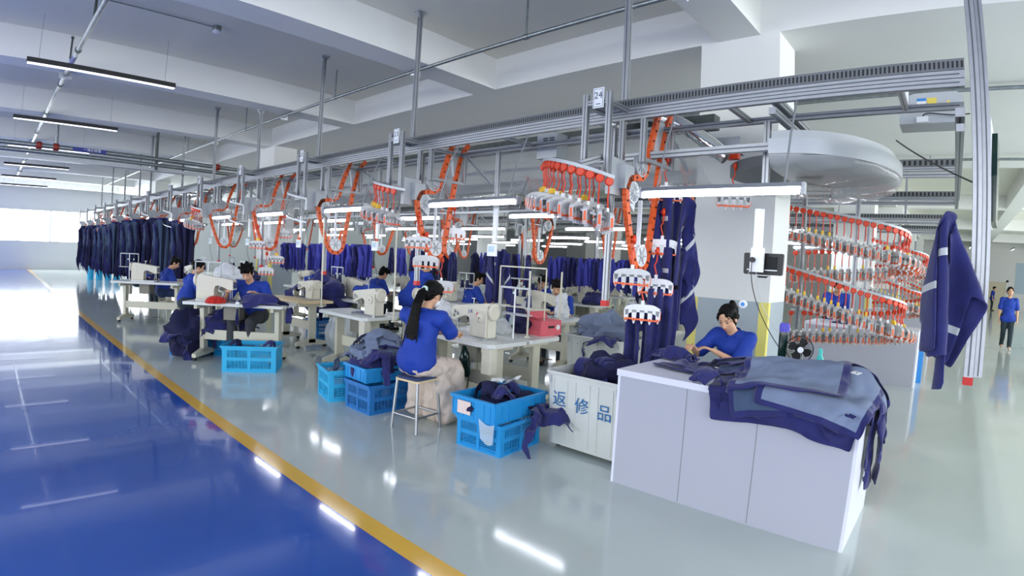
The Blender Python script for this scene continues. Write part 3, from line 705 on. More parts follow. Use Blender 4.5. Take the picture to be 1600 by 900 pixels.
# station 24 arm
A24 = bez([(3.98, 3.22, 2.50), (3.80, 3.05, 2.49), (3.55, 2.85, 2.44), (3.55, 2.62, 2.38), (3.62, 2.45, 2.33), (3.78, 2.33, 2.27)], 30)
arm(A24, 'curved loading rail of the rightmost station carrying a row of empty carriers', (3.8, 2.8, 2.4), [((3.84, 2.5, 2.5), (3.62, 2.55, 2.42))])
hang_on(A24, .082, 'empty clear carrier with red wheel on the curved front rail of the rightmost station', 'empty carriers on the front of the rightmost station', [C_W, C_Y], yel=(0, 1, 3, 6))
B24 = bez([(4.02, 3.25, 2.50), (4.1, 3.1, 2.48), (4.02, 2.8, 2.43), (3.98, 2.6, 2.39)], 16)
arm(B24, 'rear loading rail of the rightmost station behind the curved row of carriers', (4.0, 2.9, 2.4))
hang_on(B24, .10, 'empty carrier on the rear rail of the rightmost station', 'empty carriers on the rear of the rightmost station', [C_W, C_Y], yel=(1, 2, 5))
# station 23, 20 and others
OR = ['rightmost', 'second', 'third', 'fourth', 'fifth', 'sixth', 'seventh', 'eighth', 'ninth', 'tenth', 'eleventh']
def nth(num): return 'rightmost station' if num == 24 else OR[24 - num] + ' station from the right'
def std_arm(ys, num, cnt, yel, step=.085):
    P = bez([(4.0, ys + .78, 2.48), (3.78, ys + .62, 2.45), (3.66, ys + .38, 2.39), (3.74, ys + .14, 2.34), (3.84, ys - .02, 2.31)], 24)
    arm(P, ('loading rail with empty carriers at the ' if cnt else 'bare bent loading rail at the ') + nth(num), (3.8, ys + .4, 2.4))
    if cnt: hang_on(P[2:], step, 'empty clear carrier on the loading rail of the ' + nth(num), 'empty carriers, ' + nth(num), [C_W, C_Y] if num > 20 else [F_W, F_Y], yel=yel, maxn=cnt)
std_arm(YS[1], 23, 9, (1, 3, 4, 5)); std_arm(YS[2], 22, 0, ()); std_arm(YS[3], 21, 0, ()); std_arm(YS[4], 20, 11, (2, 3, 6), .075)
std_arm(YS[5], 19, 0, ()); std_arm(YS[6], 18, 0, ()); std_arm(YS[7], 17, 9, (3,)); std_arm(YS[8], 16, 8, ()); std_arm(YS[9], 15, 8, ())
def one(pr, loc, rz, label, group=None, tilt=0):
    o = dup(pr, loc, rz, label, group); return o
# lone carriers on the chains
VF = -PI / 2 + .35      # clamp turned towards the photographer
one(C_L, (4.66, 2.30, 2.62), VF, 'white carrier at the top of the rightmost station\'s chain gripping a navy sleeve')
one(C_L, (4.60, 2.28, 2.12), VF, 'white carrier halfway down the rightmost station\'s chain, above another one')
one(C_L, (4.50, 2.27, 1.76), VF, 'white carrier at the foot of the rightmost station\'s chain, right of the wheel')
one(C_W, (4.15, 2.32, 1.84), VF, 'empty clear carrier left of the bottom wheel of the rightmost station')
one(C_L, (4.30, 2.28, 1.53), VF, 'lowest white carrier of the rightmost station, gripping navy trousers over the bin')
one(C_W, (4.03, 5.10, 2.08), VF + .3, 'empty clear carrier beside the middle wheel of the second station from the right')
one(C_W, (4.16, 5.10, 1.86), VF + .3, 'empty clear carrier left of the bottom wheel of the second station from the right')
one(C_L, (4.60, 5.12, 2.22), VF + .2, 'white carrier on the rising chain of the second station from the right')
one(C_W, (4.40, 5.08, 1.56), VF + .2, 'lone carrier under the bottom wheel of the second station from the right')
one(C_W, (4.28, 9.9, 1.5), VF + .3, 'clear carrier under the bottom wheel of the fourth station from the right')
one(C_Y, (4.10, 9.9, 1.98), VF + .3, 'yellow-clipped carrier left of the fourth station\'s chain')
one(C_Y, (4.47, 9.9, 1.72), VF + .3, 'yellow-clipped carrier right of the fourth station\'s chain')
one(C_W, (4.60, 9.9, 2.2), VF + .2, 'white carrier on the rising chain of the fourth station from the right')
b = MB(); b.lathe([(0, -.008), (.03, -.008), (.03, .006), (0, .008)], (0, 0, 0), (-1, 0, 0), 12); b.tube([(0, 0, 0), (0, .0, -.1), (.01, 0, -.14), (0, 0, -.2)], .006, 6)
one(C_W, (5.2, 1.85, 2.62), VF, 'single carrier hanging from the track box left of the lamp hanger')
# tall helical buffers on the right
HX = 7.35
def helix_path(x0, yfar, ynear, z0, z1, back=.75, zb=None):
    P = []
    for i in range(14): a = i / 13; P.append(Vector((x0, yfar + (ynear - yfar) * a, z0 + (z1 - z0) * a)))
    R = back / 2; zz = z1
    for i in range(1, 13):
        a = PI * i / 12; zz = z1 - .22 * i / 12; P.append(Vector((x0 + R - R * math.cos(a), ynear - R * .8 * math.sin(a), zz)))
    for i in range(1, 14): a = i / 13; P.append(Vector((x0 + back, ynear + (yfar - ynear) * a, zz - .1 * a)))
    return P
def buffer_tower(dx, lv, cfront, cback, nm, step=.085, pr=None):
    pr = pr or [C_W, C_Y]
    for k, (z0, z1) in enumerate(lv):
        P = helix_path(HX + dx, 1.95 if dx == 0 else 1.6, .78, z0, z1)
        lvl = ('upper', 'lower')[k]
        arm(P, '%s spiral rail of the %s' % (lvl, nm), (HX + dx, 1.2, z1), [((HX + dx + .3, 1.75, .9), (HX + dx + .3, 1.75, 2.9)), ((HX + dx + .35, 1.1, .9), (HX + dx + .35, 1.1, 2.9))] if k == 0 else (), 'spiral_rail')
        hang_on(P[:24], step, 'empty carrier on the front of the %s spiral, %s' % (lvl, nm), 'front carriers of the %s spiral, %s' % (lvl, nm), pr, yel=((4, 5, 6, 7, 15, 19) if k == 0 else (3, 4, 6, 7, 8, 9, 12, 13, 17, 20)))
        if cback: hang_on(P[24:], step * 1.05, 'empty carrier on the rear of the %s spiral, %s' % (lvl, nm), 'rear carriers of the %s spiral, %s' % (lvl, nm), pr, yel=(4, 8, 9))
buffer_tower(0, ((2.48, 2.24), (1.70, 1.40)), 0, True, 'buffer tower right of the pillar')
buffer_tower(PER, ((2.48, 2.24), (1.70, 1.40)), 0, True, 'second buffer tower, behind the first', pr=[F_W, F_Y])
buffer_tower(2 * PER, ((2.48, 2.24), (1.70, 1.40)), 0, False, 'third buffer tower in the distance', .10, pr=[F_W, F_Y])
buffer_tower(3 * PER, ((2.48, 2.24), (1.70, 1.40)), 0, False, 'farthest buffer tower, beside the walking woman', .16, pr=[F_W, F_Y])
# ================================================================ furniture on the floor
def rbox(b, a, c, r=0.01, mi=0):      # box with chamfered vertical edges
    x0, y0, z0 = a; x1, y1, z1 = c
    poly = [(x0 + r, y0), (x1 - r, y0), (x1, y0 + r), (x1, y1 - r), (x1 - r, y1), (x0 + r, y1), (x0, y1 - r), (x0, y0 + r)]
    return b.prism(poly, (0, 0, z0), (1, 0, 0), (0, 1, 0), (0, 0, z1 - z0), mi)
# ---- inspection desk
def counter(x, y0, y1, d, h, label, detail=True):
    t = thing('inspection_desk', label, 'desk', (x, (y0 + y1) / 2, 0)); L = (y1 - y0) / 2
    b = MB(); b.box((-.0, -L, h - .045), (d, L, h)); b.build('desk_top', 'desk_white', t)
    b = MB(); b.box((.02, -L + .02, 0.0), (.04, L - .02, h - .045)); 
    if detail:
        for s in (-.27, .33): b.box((.0185, s * L, .01), (.0201, s * L + .003, h - .045), 1)
    b.build('front_panel', ['desk_side', 'duct_grey'], t)
    for s in (-1, 1):
        b = MB(); b.box((.02, s * L - .02 if s < 0 else L - .04, 0), (d - .02, s * L + .04 if s < 0 else L - .02, h - .045)) if False else b.box((.0201, min(s * (L - .02), s * L), 0), (d - .01, max(s * (L - .02), s * L), h - .045)); b.build('side_panel', 'desk_white', t)
    if detail: b = MB(); b.cyl((.62, .42, h), (.62, .42, h + .002), .03, 16); b.build('cable_grommet', 'grey_plastic', t)
    return t
counter(3.45, .38, 2.0, .9, .86, 'large white inspection desk in the foreground with navy garments heaped on it')
counter(9.72, .38, 2.1, .9, .86, 'white counter behind the heaped desk, under the spiral buffer', False)
counter(16.0, .38, 2.1, .9, .86, 'farther white counter, second behind the foreground desk', False)
counter(22.3, .38, 1.6, .9, .86, 'distant white counter, third behind the foreground desk', False)
b = MB(); b.box((10.3, .30, 0), (10.34, .375, .84)); tag(b.build('edge_panel', 'blue_plastic'), 'narrow blue panel standing at the end of the second white counter', 'panel')
# ---- sewing table with machine; local: operator at -Y, needle at -X
def caster(b, x, y, mi=0, mk=1):
    b.cyl((x - .012, y, .03), (x + .012, y, .03), .03, 14, mk); b.box((x - .018, y - .02, .05), (x + .018, y + .02, .075), mk); b.box((x + .013, y - .012, .025), (x + .018, y + .012, .06), mk)
def sewing_table(L=1.2, D=.55, H=.78, top='table_white', motor=True, tex=None):
    t = thing('sewing_table', 'x', 'sewing table', (0, 0, -70)); h = L / 2; d = D / 2
    b = MB(); r = .06
    poly = [(-h + r, -d), (h - r, -d), (h, -d + r), (h, d - .02), (h - .02, d), (-h + .02, d), (-h, d - .02), (-h, -d + r)]
    b.prism(poly, (0, 0, H - .04), (1, 0, 0), (0, 1, 0), (0, 0, .038)); b.prism([(x * .995, y * .995) for x, y in poly], (0, 0, H - .002), (1, 0, 0), (0, 1, 0), (0, 0, .002))
    b.build('tabletop', top, t)
    for s in (-1, 1):
        x = s * (h - .17)
        b = MB(); b.box((x - .03, -.06, .09), (x + .03, .06, H - .10)); b.box((x - .022, -d + .06, H - .10), (x + .022, d - .06, H - .04)); b.prism([(-d + .02, .05), (d - .02, .05), (d - .02, .10), (-.06 + .12, .15), (-.06, .15), (-d + .02, .10)], (x - .03, 0, 0), (0, 1, 0), (0, 0, 1), (.06, 0, 0))
        lg = b.build('leg', 'table_frame', t)
        for yy in (-d + .06, d - .06): b = MB(); caster(b, x, yy); b.build('caster', ['table_frame', 'black'], lg)
    b = MB(); b.box((-h + .17, .02, .28), (h - .17, .05, .42)); b.build('crossbar', 'table_frame', t)
    if motor:
        b = MB(); rbox(b, (-.02, -.1, H - .25), (.22, .1, H - .045), .02); b.build('motor_box', 'steel_grey_dark', t)
        b = MB(); rbox(b, (h - .16, -d + .03, H - .30), (h - .03, -d + .13, H - .045), .008); b.build('control_box', 'machine', t)
        b = MB(); b.prism([(-.13, -.1), (.13, -.1), (.1, .12), (-.1, .12)], (0, -.02, .1), (1, 0, 0), (0, 1, .12), (0, 0, .015)); b.bar((0, 0, .12), (.05, 0, H - .2), .012); b.build('treadle', 'machine_dark', t)
    return t
def sewing_machine(label_txt=None, badge=None):
    t = thing('sewing_machine', 'x', 'sewing machine', (0, 0, -70))
    b = MB(); rbox(b, (-.24, -.09, .0), (.25, .09, .018), .02); b.build('bed', 'steel', t)
    P = [(.25, .0), (.25, .20), (.235, .255), (.2, .275), (-.16, .235), (-.235, .225), (-.25, .21), (-.25, .115), (-.2, .11), (-.14, .135), (-.05, .16), (-.01, .15), (.005, .12), (.01, .0)]
    b = MB(); b.prism([(x, z) for x, z in P], (0, -.055, .018), (1, 0, 0), (0, 0, 1), (0, .11, 0)); b.build('arm', 'machine', t)
    b = MB(); rbox(b, (.06, -.075, .02), (.245, -.0551, .235), .006); b.build('front_cover', 'machine', t)
    b = MB(); b.lathe([(.0, 0), (.055, 0), (.068, .008), (.07, .03), (.06, .04), (.045, .04), (.04, .03), (.0, .03)], (.25, 0, .225), (1, 0, 0), 22); b.build('handwheel', 'machine', t)
    b = MB(); b.lathe([(0, 0), (.04, 0), (.042, .012), (.03, .02), (0, .02)], (.17, -.075, .175), (0, -1, 0), 20); b.lathe([(0, 0), (.008, 0), (.008, .004), (0, .004)], (.17, -.095, .175), (0, -1, 0), 8, 1); b.build('stitch_dial', ['machine', 'machine_dark'], t)
    b = MB(); b.cyl((-.215, 0, .125), (-.215, 0, .045), .006, 8, 0); b.cyl((-.215, 0, .05), (-.215, 0, .02), .002, 6, 0); b.box((-.235, -.012, .019), (-.195, .008, .024)); b.cyl((-.195, .01, .13), (-.195, .01, .03), .004, 8); b.build('needle_bar', 'steel', t)
    b = MB()
    for q in ((-.2, .20), (-.16, .185), (-.215, .165)): b.lathe([(0, 0), (.013, 0), (.015, .006), (.006, .012), (.006, .02), (0, .02)], (q[0], -.055, q[1]), (0, -1, 0), 12)
    b.box((-.252, -.05, .15), (-.249, .05, .22)); b.build('tension_discs', 'steel', t)
    b = MB(); b.bar((.0, .0, .245), (.0, .0, .32), .008); b.bar((.02, -.0, .32), (-.03, -.0, .32), .01, .006); b.build('thread_guide', 'steel', t)
    b = MB(); b.prism([(-.08, 0), (-.02, .03), (.0, .03), (.03, .0), (.0, -.02), (-.07, -.02)], (-.04, -.065, .13), (1, 0, 0), (0, 0, 1), (0, .02, 0)); b.build('lamp_head', 'machine_dark', t)
    if label_txt: put_text(label_txt, .04, 'label_blue', (.02, -.0565, .215), (1, 0, .09), (0, 0, 1), t, 'maker_lettering')
    if badge: b = MB(); b.box((.115, -.0775, .185), (.15, -.075, .215)); b.build('badge', badge, t)
    return t
def thread_stand(cones=2, H=.55, mcol='thread_navy'):
    t = thing('thread_stand', 'x', 'thread stand', (0, 0, -70))
    b = MB(); b.cyl((0, 0, 0), (0, 0, H), .009, 8); b.build('pole', 'white_plastic', t)
    b = MB(); b.box((-.2, -.06, .26), (.2, .06, .272)); b.bar((-.2, 0, H - .01), (.2, 0, H - .01), .02); b.bar((-.2, 0, .265), (-.2, 0, H), .012); b.bar((.2, 0, .265), (.2, 0, H), .012); b.build('rack', 'grey_plastic', t)
    return t
def cone():
    t = thing('thread_cone', 'x', 'thread cone', (0, 0, -70)); b = MB(); b.lathe([(.034, 0), (.036, .02), (.024, .135), (.02, .14), (0, .14)], (0, 0, 0), (0, 0, 1), 16, 0); b.build('thread', 'thread_navy', t)
    b = MB(); b.lathe([(.014, .14), (.012, .165), (0, .165)], (0, 0, 0), (0, 0, 1), 12); b.build('core', 'mint', t); return t
ST = snap(sewing_table()); SM = snap(sewing_machine()); SMJ = snap(sewing_machine('JUKI', 'pink_box')); TS = snap(thread_stand()); TC = snap(cone())
ST2 = snap(sewing_table(1.3, .6, .78, 'wood_top', False)); STP = snap(sewing_table(1.2, .55, .78, 'table_white', False)); STH = snap(sewing_table(1.45, .6, .83))
PROTOS += [ST, SM, SMJ, TS, TC, ST2, STP, STH]
def loc2w(o, rz, x, y, z=0):
    c, s = math.cos(rz), math.sin(rz); return (o[0] + c * x - s * y, o[1] + s * x + c * y, o[2] + z)
def place(tab, mach, x, y, rz, lt, lm, mxy=(0.02, .0), H=.78, gt='sewing tables', cones=0, stand=None, lc=None):
    dup(tab, (x, y, 0), rz, lt)
    if mach: dup(mach, loc2w((x, y, 0), rz, mxy[0], mxy[1], H), rz, lm, scale=(1.1, 1.1, 1.27))
    if stand:
        p = loc2w((x, y, 0), rz, stand[0], stand[1], H); dup(TS, p, rz, (lc or lm.replace('sewing machine', 'machine')) .replace('white', '').strip()[:60] + ', its thread rack')
        for k in range(cones): dup(TC, loc2w(p, rz, -.1 + .13 * k, 0, .272), rz, ('left' if k == 0 else 'right') + ' navy thread cone, rack of ' + lc)
R90 = -PI / 2
place(ST, SMJ, 4.02, 4.16, R90, 'white sewing table in front of the woman with the long ponytail', 'cream sewing machine in front of the woman with the long ponytail', (.08, -.02), stand=(.42, .24), cones=0, lc='the ponytailed woman')
dup(STP, (4.62, 4.16, 0), PI / 2, 'white table holding the pink carton and water bottle')
place(ST, SM, 4.08, 6.45, R90, 'white sewing table behind the ponytailed woman, with nobody seated at it', 'cream sewing machine on the unattended table behind the ponytailed woman', (.30, -.02))
place(ST, SM, 4.75, 5.75, PI / 2, 'white table backing onto the unattended one, partly hidden by the ponytailed woman', 'cream machine with a black handwheel, just left of the ponytailed woman', (-.05, .0))
place(ST2, None, 4.35, 8.7, R90, 'pale wooden sewing table right of the man in front', '')
dup(SM, (4.45, 8.55, .78), R90, scale=1.12, label='white and blue machine on the pale wooden table right of the man')
fM = math.atan2(-.69, -.72) - PI / 2   # local +Y towards the camera
place(STH, SM, 2.99, 7.76, math.atan2(-.69, -.72) - PI / 2, 'white sewing table at which the young man sits facing the camera', 'cream machine on the table of the young man facing the camera', (.36, .02), H=.83, stand=(.62, -.22), cones=0, lc='the young man')
place(STH, SM, 2.85, 12.3, math.atan2(-.75, -.66) - PI / 2, 'white sewing table at the far left of the line, seen from behind', 'cream machine seen from behind, at the far left of the line', (.12, .02), H=.83, stand=(.60, -.2), cones=2, lc='the far left machine')
n = 0
for (x, y, r) in ((7.55, 6.75, 0), (6.68, 7.6, 0), (6.55, 5.15, 1), (6.95, 9.25, 0), (5.9, 11.5, 0), (7.7, 8.6, 1), (9.3, 6.4, 0), (9.9, 9.0, 1), (3.95, 11.0, 0), (3.95, 13.4, 0), (4.0, 15.8, 0), (8.9, 4.3, 1), (10.6, 4.9, 0), (7.3, 11.4, 1), (5.3, 8.4, 1), (5.4, 13.8, 1)):
    rz = R90 if not r else PI / 2
    nm = ['seated man in the middle', 'bending worker', 'woman with a face mask', 'left row', 'far middle', 'second row', 'third row', 'far third row', 'left line', 'left line farther back', 'farthest left line', 'pink carton row', 'deep right row', 'far second row', 'row behind the wooden table', 'far row behind the left line'][n]
    lt = 'white sewing table in the background, %s' % nm
    place(ST, SM, x, y, rz, lt, 'cream sewing machine in the background, %s' % nm, (.0, 0), stand=(.35, .2), cones=2, lc='the background machine, %s' % nm); n += 1
# ---- thread racks and upright rods on the near tables
for (x, y, z, H, lb) in ((4.49, 3.74, .78, .72, 'tall thin white rod rising left of the pink carton'), (5.02, 3.71, .78, .72, 'tall thin white rod rising in front of the pink carton'), (3.95, 5.42, .78, 1.35, 'tall thin white rod rising beside the ponytailed woman'), (3.98, 7.25, .78, 1.3, 'tall white rod at the left end of the unattended table')):
    b = MB(); b.cyl((0, 0, 0), (0, 0, H), .011, 8); b.lathe([(.03, 0), (.03, .012), (.013, .02)], (0, 0, 0), (0, 0, 1), 12)
    o = b.build('upright_rod', 'table_frame'); o.location = (x, y, z); tag(o, lb, 'rod')
t = thing('thread_shelf', 'grey wire shelf carrying two navy thread cones above the machine table', 'shelf', (4.76, 4.35, .78))
b = MB(); b.box((-.03, -.62, .28), (.10, .08, .292)); b.build('shelf_board', 'table_frame', t)
b = MB(); b.bar((0, -.62, .75), (0, .08, .75), .016); b.bar((0, -.62, 0), (0, -.62, .75), .011); b.bar((0, .08, 0), (0, .08, .75), .011); b.build('frame', 'table_frame', t)
dup(TC, (4.78, 4.22, 1.072), 0, 'left navy thread cone on the wire shelf behind the machine'); dup(TC, (4.78, 3.98, 1.072), 0, 'right navy thread cone on the wire shelf behind the machine')
dup(TC, (4.75, 5.0, .78), 0, 'navy thread cone standing left on the table by the masked woman'); dup(TC, (4.78, 5.12, .78), 0, 'navy thread cone standing right on the table by the masked woman')
# ---- stool
def stool(x, y, rz, label, s=.155, h=.49, seat='denim'):
    t = thing('stool', label, 'stool', (x, y, 0), rz)
    b = MB(); rbox(b, (-s, -s, h - .03), (s, s, h - .012), .02, 1); rbox(b, (-s + .01, -s + .01, h - .012), (s - .01, s - .01, h + .012), .03); b.build('seat', [seat, 'wood_top'], t)
    for i in (-1, 1):
        for j in (-1, 1): b = MB(); b.tube([(i * (s - .02), j * (s - .02), h - .03), (i * (s + .01), j * (s + .01), .0)], .013, 10); b.build('leg', 'steel', t)
    b = MB(); q = s + .0
    for a, c in (((-q, -q), (q, -q)), ((q, -q), (q, q)), ((q, q), (-q, q)), ((-q, q), (-q, -q))): b.tube([(a[0], a[1], .14), (c[0], c[1], .14)], .010, 8)
    b.build('stretcher', 'steel', t)
    return t
stool(3.16, 3.93, .12, 'square steel stool with a denim pad under the ponytailed woman', .15)
# ---- crates
def crate(L, W, H, m, label, loc, rz, vents=True, name='plastic_crate'):
    t = thing(name, label, 'crate', loc, rz); l, w = L / 2, W / 2; tp = .03; th = .008
    def P(x, y, z): k = 1 - tp * (1 - z / H) * 2; return (x * k, y * k, z)
    b = MB()
    b.box((-l * .94, -w * .94, 0), (l * .94, w * .94, .01))
    for (ax, ay, bx, by) in ((-l, -w, l, -w), (l, -w, l, w), (l, w, -l, w), (-l, w, -l, -w)):
        A = Vector((ax, ay, 0)); B = Vector((bx, by, 0)); d = (B - A); LL = d.length; d.normalize(); nrm = Vector((d.y, -d.x, 0))
        def panel(s0, s1, z0, z1, dep=0.0):
            c = A + d * (LL * (s0 + s1) / 2) + Vector((0, 0, (z0 + z1) / 2)) - nrm * (th / 2 + dep)
            zz = (z0 + z1) / 2; k = 1 - tp * (1 - zz / H) * 2; c.x *= k; c.y *= k
            b.frame(c, d, nrm, Vector((0, 0, 1)), LL * (s1 - s0) / 2 * k, th / 2, (z1 - z0) / 2)
        if vents:
            posts = (0, .09, .47, .53, .91, 1) if LL > .45 else (0, .12, .46, .54, .88, 1)
            for k in (0, 2, 4): panel(posts[k], posts[k + 1], .0, H, -.003)
            panel(0, 1, 0, H * .14); panel(0, 1, H * .44, H * .56); panel(0, 1, H * .84, H)
            for z0, z1 in ((H * .14, H * .44), (H * .56, H * .84)):
                n = 5
                for k in range(n): zc = z0 + (z1 - z0) * (k + .5) / n; panel(.09, .91, zc - .0035, zc + .0035)
                for k in range(1, 12): panel(.09 + .82 * k / 12 - .003, .09 + .82 * k / 12 + .003, z0, z1, .002)
        else:
            panel(0, 1, 0, H)
            for s in (0, .12, .26, .5, .74, .88, .985): panel(s, s + .015, 0, H, -.006)
    b.build('body', m, t)
    b = MB()
    for (ax, ay, bx, by) in ((-l, -w, l, -w), (l, -w, l, w), (l, w, -l, w), (-l, w, -l, -w)):
        b.bar((ax * 1.01, ay * 1.01, H - .012), (bx * 1.01, by * 1.01, H - .012), .022, .024)
    b.build('rim', m, t); b = MB()
    for (ax, ay, bx, by) in ((-l, -w, l, -w), (l, -w, l, w), (l, w, -l, w), (-l, w, -l, -w)): b.bar((ax * .955, ay * .955, .012), (bx * .955, by * .955, .012), .012, .024)
    b.build('foot_rim', m, t)
    return t
aA = math.atan2(-.39, .56)
crate(.70, .48, .34, 'crate_cyan', 'bright blue vented crate on the floor before the young man', (2.92, 7.13, 0), aA)
crate(.62, .46, .34, 'crate_cyan', 'leftmost light blue crate of the heaped group left of the stool', (3.28, 5.28, 0), -.25)
crate(.64, .46, .30, 'crate_deep', 'darker blue vented crate on the floor left of the stool, under a shallow one', (3.32, 4.70, 0), 0)
crate(.62, .44, .15, 'crate_blue', 'shallow blue crate stacked on the darker crate left of the stool', (3.34, 4.78, .302), -.05, False)
crate(.56, .50, .27, 'crate_blue', 'lower blue vented crate between the stool and the big white bin', (3.44, 3.13, 0), .06)
T_D = crate(.70, .50, .18, 'crate_blue', 'upper blue crate full of navy scraps beside the stool', (3.47, 3.16, .272), .04, False)
b = MB(); b.box((-.356, .02, .03), (-.351, .17, .14)); b.build('paper_label', 'paper_pink', T_D)
crate(.5, .4, .3, 'crate_blue', 'blue crate of navy pieces under the young man at his table', (3.05, 8.35, 0), .3)
crate(.5, .4, .28, 'crate_deep', 'deep blue crate under the left end of the young man\'s table', (2.55, 8.55, 0), .6)
crate(.5, .4, .36, 'crate_deep', 'blue crate on the floor behind the pale wooden table', (5.0, 9.0, 0), 0)
# blue box legs in the distance at the left
for k in range(4):
    b = MB(); b.lathe([(.12, 0), (.13, .02), (.13, .62), (.11, .66), (.05, .68)], (0, 0, 0), (0, 0, 1), 14); o = b.build('blue_canister', 'crate_cyan'); o.location = (3.7 + .33 * k, 26.6 - .1 * k, 0)
    tag(o, 'light blue canister in the row under the hanging garments, far left', 'canister', 'light blue canisters at the far left')
# ---- white rolling bins
def bin_(x0, y0, x1, y1, H, label, txt=False, name='rolling_bin'):
    cx, cy = (x0 + x1) / 2, (y0 + y1) / 2; t = thing(name, label, 'bin', (cx, cy, 0)); l, w = (x1 - x0) / 2, (y1 - y0) / 2
    def ring(s, z, r=.07):
        out = []
        for sx, sy, a0 in ((1, -1, -90), (1, 1, 0), (-1, 1, 90), (-1, -1, 180)):
            for k in range(4): a = math.radians(a0 + 30 * k); out.append((sx * (l * s - r) + math.cos(a) * r, sy * (w * s - r) + math.sin(a) * r, z))
        return out
    b = MB(); R = [ring(.90, .04), ring(.905, .06), ring(.97, H - .03), ring(1.0, H - .028), ring(1.012, H - .01), ring(1.0, H), ring(.96, H), ring(.94, H - .05), ring(.88, .075)]
    n = 16; vs = [p for r in R for p in r]; fs = [(i * n + k, i * n + (k + 1) % n, (i + 1) * n + (k + 1) % n, (i + 1) * n + k) for i in range(len(R) - 1) for k in range(n)]
    fs.append(tuple(reversed(range(n)))); fs.append(tuple((len(R) - 1) * n + k for k in range(n)))
    b.add(vs, fs, 0, False)
    for k in (-1, 0, 1):        # raised ribs on the long face towards the camera
        yc = k * w * .55
        for dy in (-.07, .07): b.bar((-l * .905 - .002, yc + dy, .07), (-l * .972 - .002, yc + dy, H - .06), .008, .006, up=(1, 0, 0))
        b.bar((-l * .965 - .002, yc - .07, H - .08), (-l * .965 - .002, yc + .07, H - .08), .008, .006, up=(1, 0, 0))
    for s in (-1, 1): b.box((-l * .985 - .004, s * w * .82 - .01, H - .1), (-l * .98, s * w * .82 + .01, H - .04), 1)
    bd = b.build('tub', ['bin_white', 'grey_plastic'], t)
    for sx in (-1, 1):
        for sy in (-1, 1): b = MB(); b.cyl((sx * l * .7, sy * w * .7 - .012, .025), (sx * l * .7, sy * w * .7 + .012, .025), .025, 12); b.build('caster', 'black', t)
    if txt:
        tilt = (l * .065) / (H - .09)
        for ch, yy, zz in (('返', .23, .44), ('修', .0, .42), ('品', -.22, .41)):
            put_text(ch, .145, 'stencil_blue', (-l * (.905 + .065 * (zz - .06) / (H - .09)) - .009, yy, zz), (0, -1, 0), (-tilt * .9, 0, 1), bd, 'stencil_character')
    return t
bin_(3.70, 2.06, 4.46, 2.87, .68, 'white rolling bin with three blue stencilled characters, left of the desk', True)
bin_(5.72, 3.25, 6.5, 4.15, .69, 'white rolling bin behind the stencilled bin, heaped with grey-blue cloth')
bin_(6.9, 2.70, 7.6, 3.4, .69, 'white rolling bin half hidden behind the hanging garments')
# ---- pillar side equipment
t = thing('display_tablet', 'black display panel hung in front of the pillar, seen from behind', 'monitor', (4.62, 1.38, 1.69))
b = MB(); b.prism([(-.15, -.09), (.15, -.09), (.162, -.08), (.165, .08), (.155, .09), (-.155, .09), (-.165, .08), (-.162, -.08)], (.06, 0, 0), (0, 1, 0), (0, 0, 1), (.025, 0, 0)); b.build('casing', 'black', t)
b = MB(); b.prism([(-.045, -.1), (.045, -.1), (.03, -.115), (-.03, -.115)], (.05, 0, 0), (0, 1, 0), (0, 0, 1), (.03, 0, 0)); b.build('lower_tab', 'black_soft', t)
b = MB(); b.box((.045, -.11, -.04), (.06, -.03, .06)); b.build('rear_cover', 'black_soft', t)
for q in ((-.12, -.02), (.06, .13)): b = MB(); b.box((.045, q[0], -.055), (.06, q[1], -.045)); b.build('clip', 'white_plastic', t)
t = thing('junction_box', 'white power box with plugged cables on the front of the hanger post', 'power box', (4.60, 1.41, 1.72))
b = MB(); rbox(b, (-.02, -.055, -.10), (.03, .055, .10), .008); b.build('box', 'white_plastic', t)
b = MB(); b.cyl((-.02, .025, -.0), (-.05, .025, -.0), .022, 14); b.build('plug', 'black', t)
b = MB(); b.box((-.012, -.035, .10), (.022, .035, .42)); b.build('conduit', 'white_plastic', t)
b = MB(); b.tube(bez([(-.05, .025, -.02), (-.06, .03, -.2), (-.03, -.0, -.4), (.1, -.2, -.75), (.15, -.35, -.86)], 20), .004, 6); b.build('black_cable', 'black', t)
b = MB(); b.tube(bez([(0, .0, -.1), (.0, -.05, -.25), (-.03, -.02, -.35), (.0, -.1, -.55), (-.1, -.5, -.8), (-.1, -.62, -.86)], 20), .003, 6); b.build('grey_cable', 'grey_plastic', t)
t = thing('call_button', 'round white pendant with a blue centre hanging below the power box', 'button', (4.55, 1.48, 1.35))
b = MB(); b.lathe([(0, 0), (.034, 0), (.036, .01), (.03, .018), (0, .02)], (0, 0, 0), (-1, 0, 0), 22); b.build('housing', 'white_plastic', t)
b = MB(); b.lathe([(0, 0), (.018, 0), (.016, .006), (0, .007)], (-.019, 0, 0), (-1, 0, 0), 18); b.build('button_face', 'blue_plastic', t)
b = MB(); b.tube([(-.01, 0, .036), (.0, -.03, .30)], .002, 5); b.build('cord', 'grey_plastic', t)
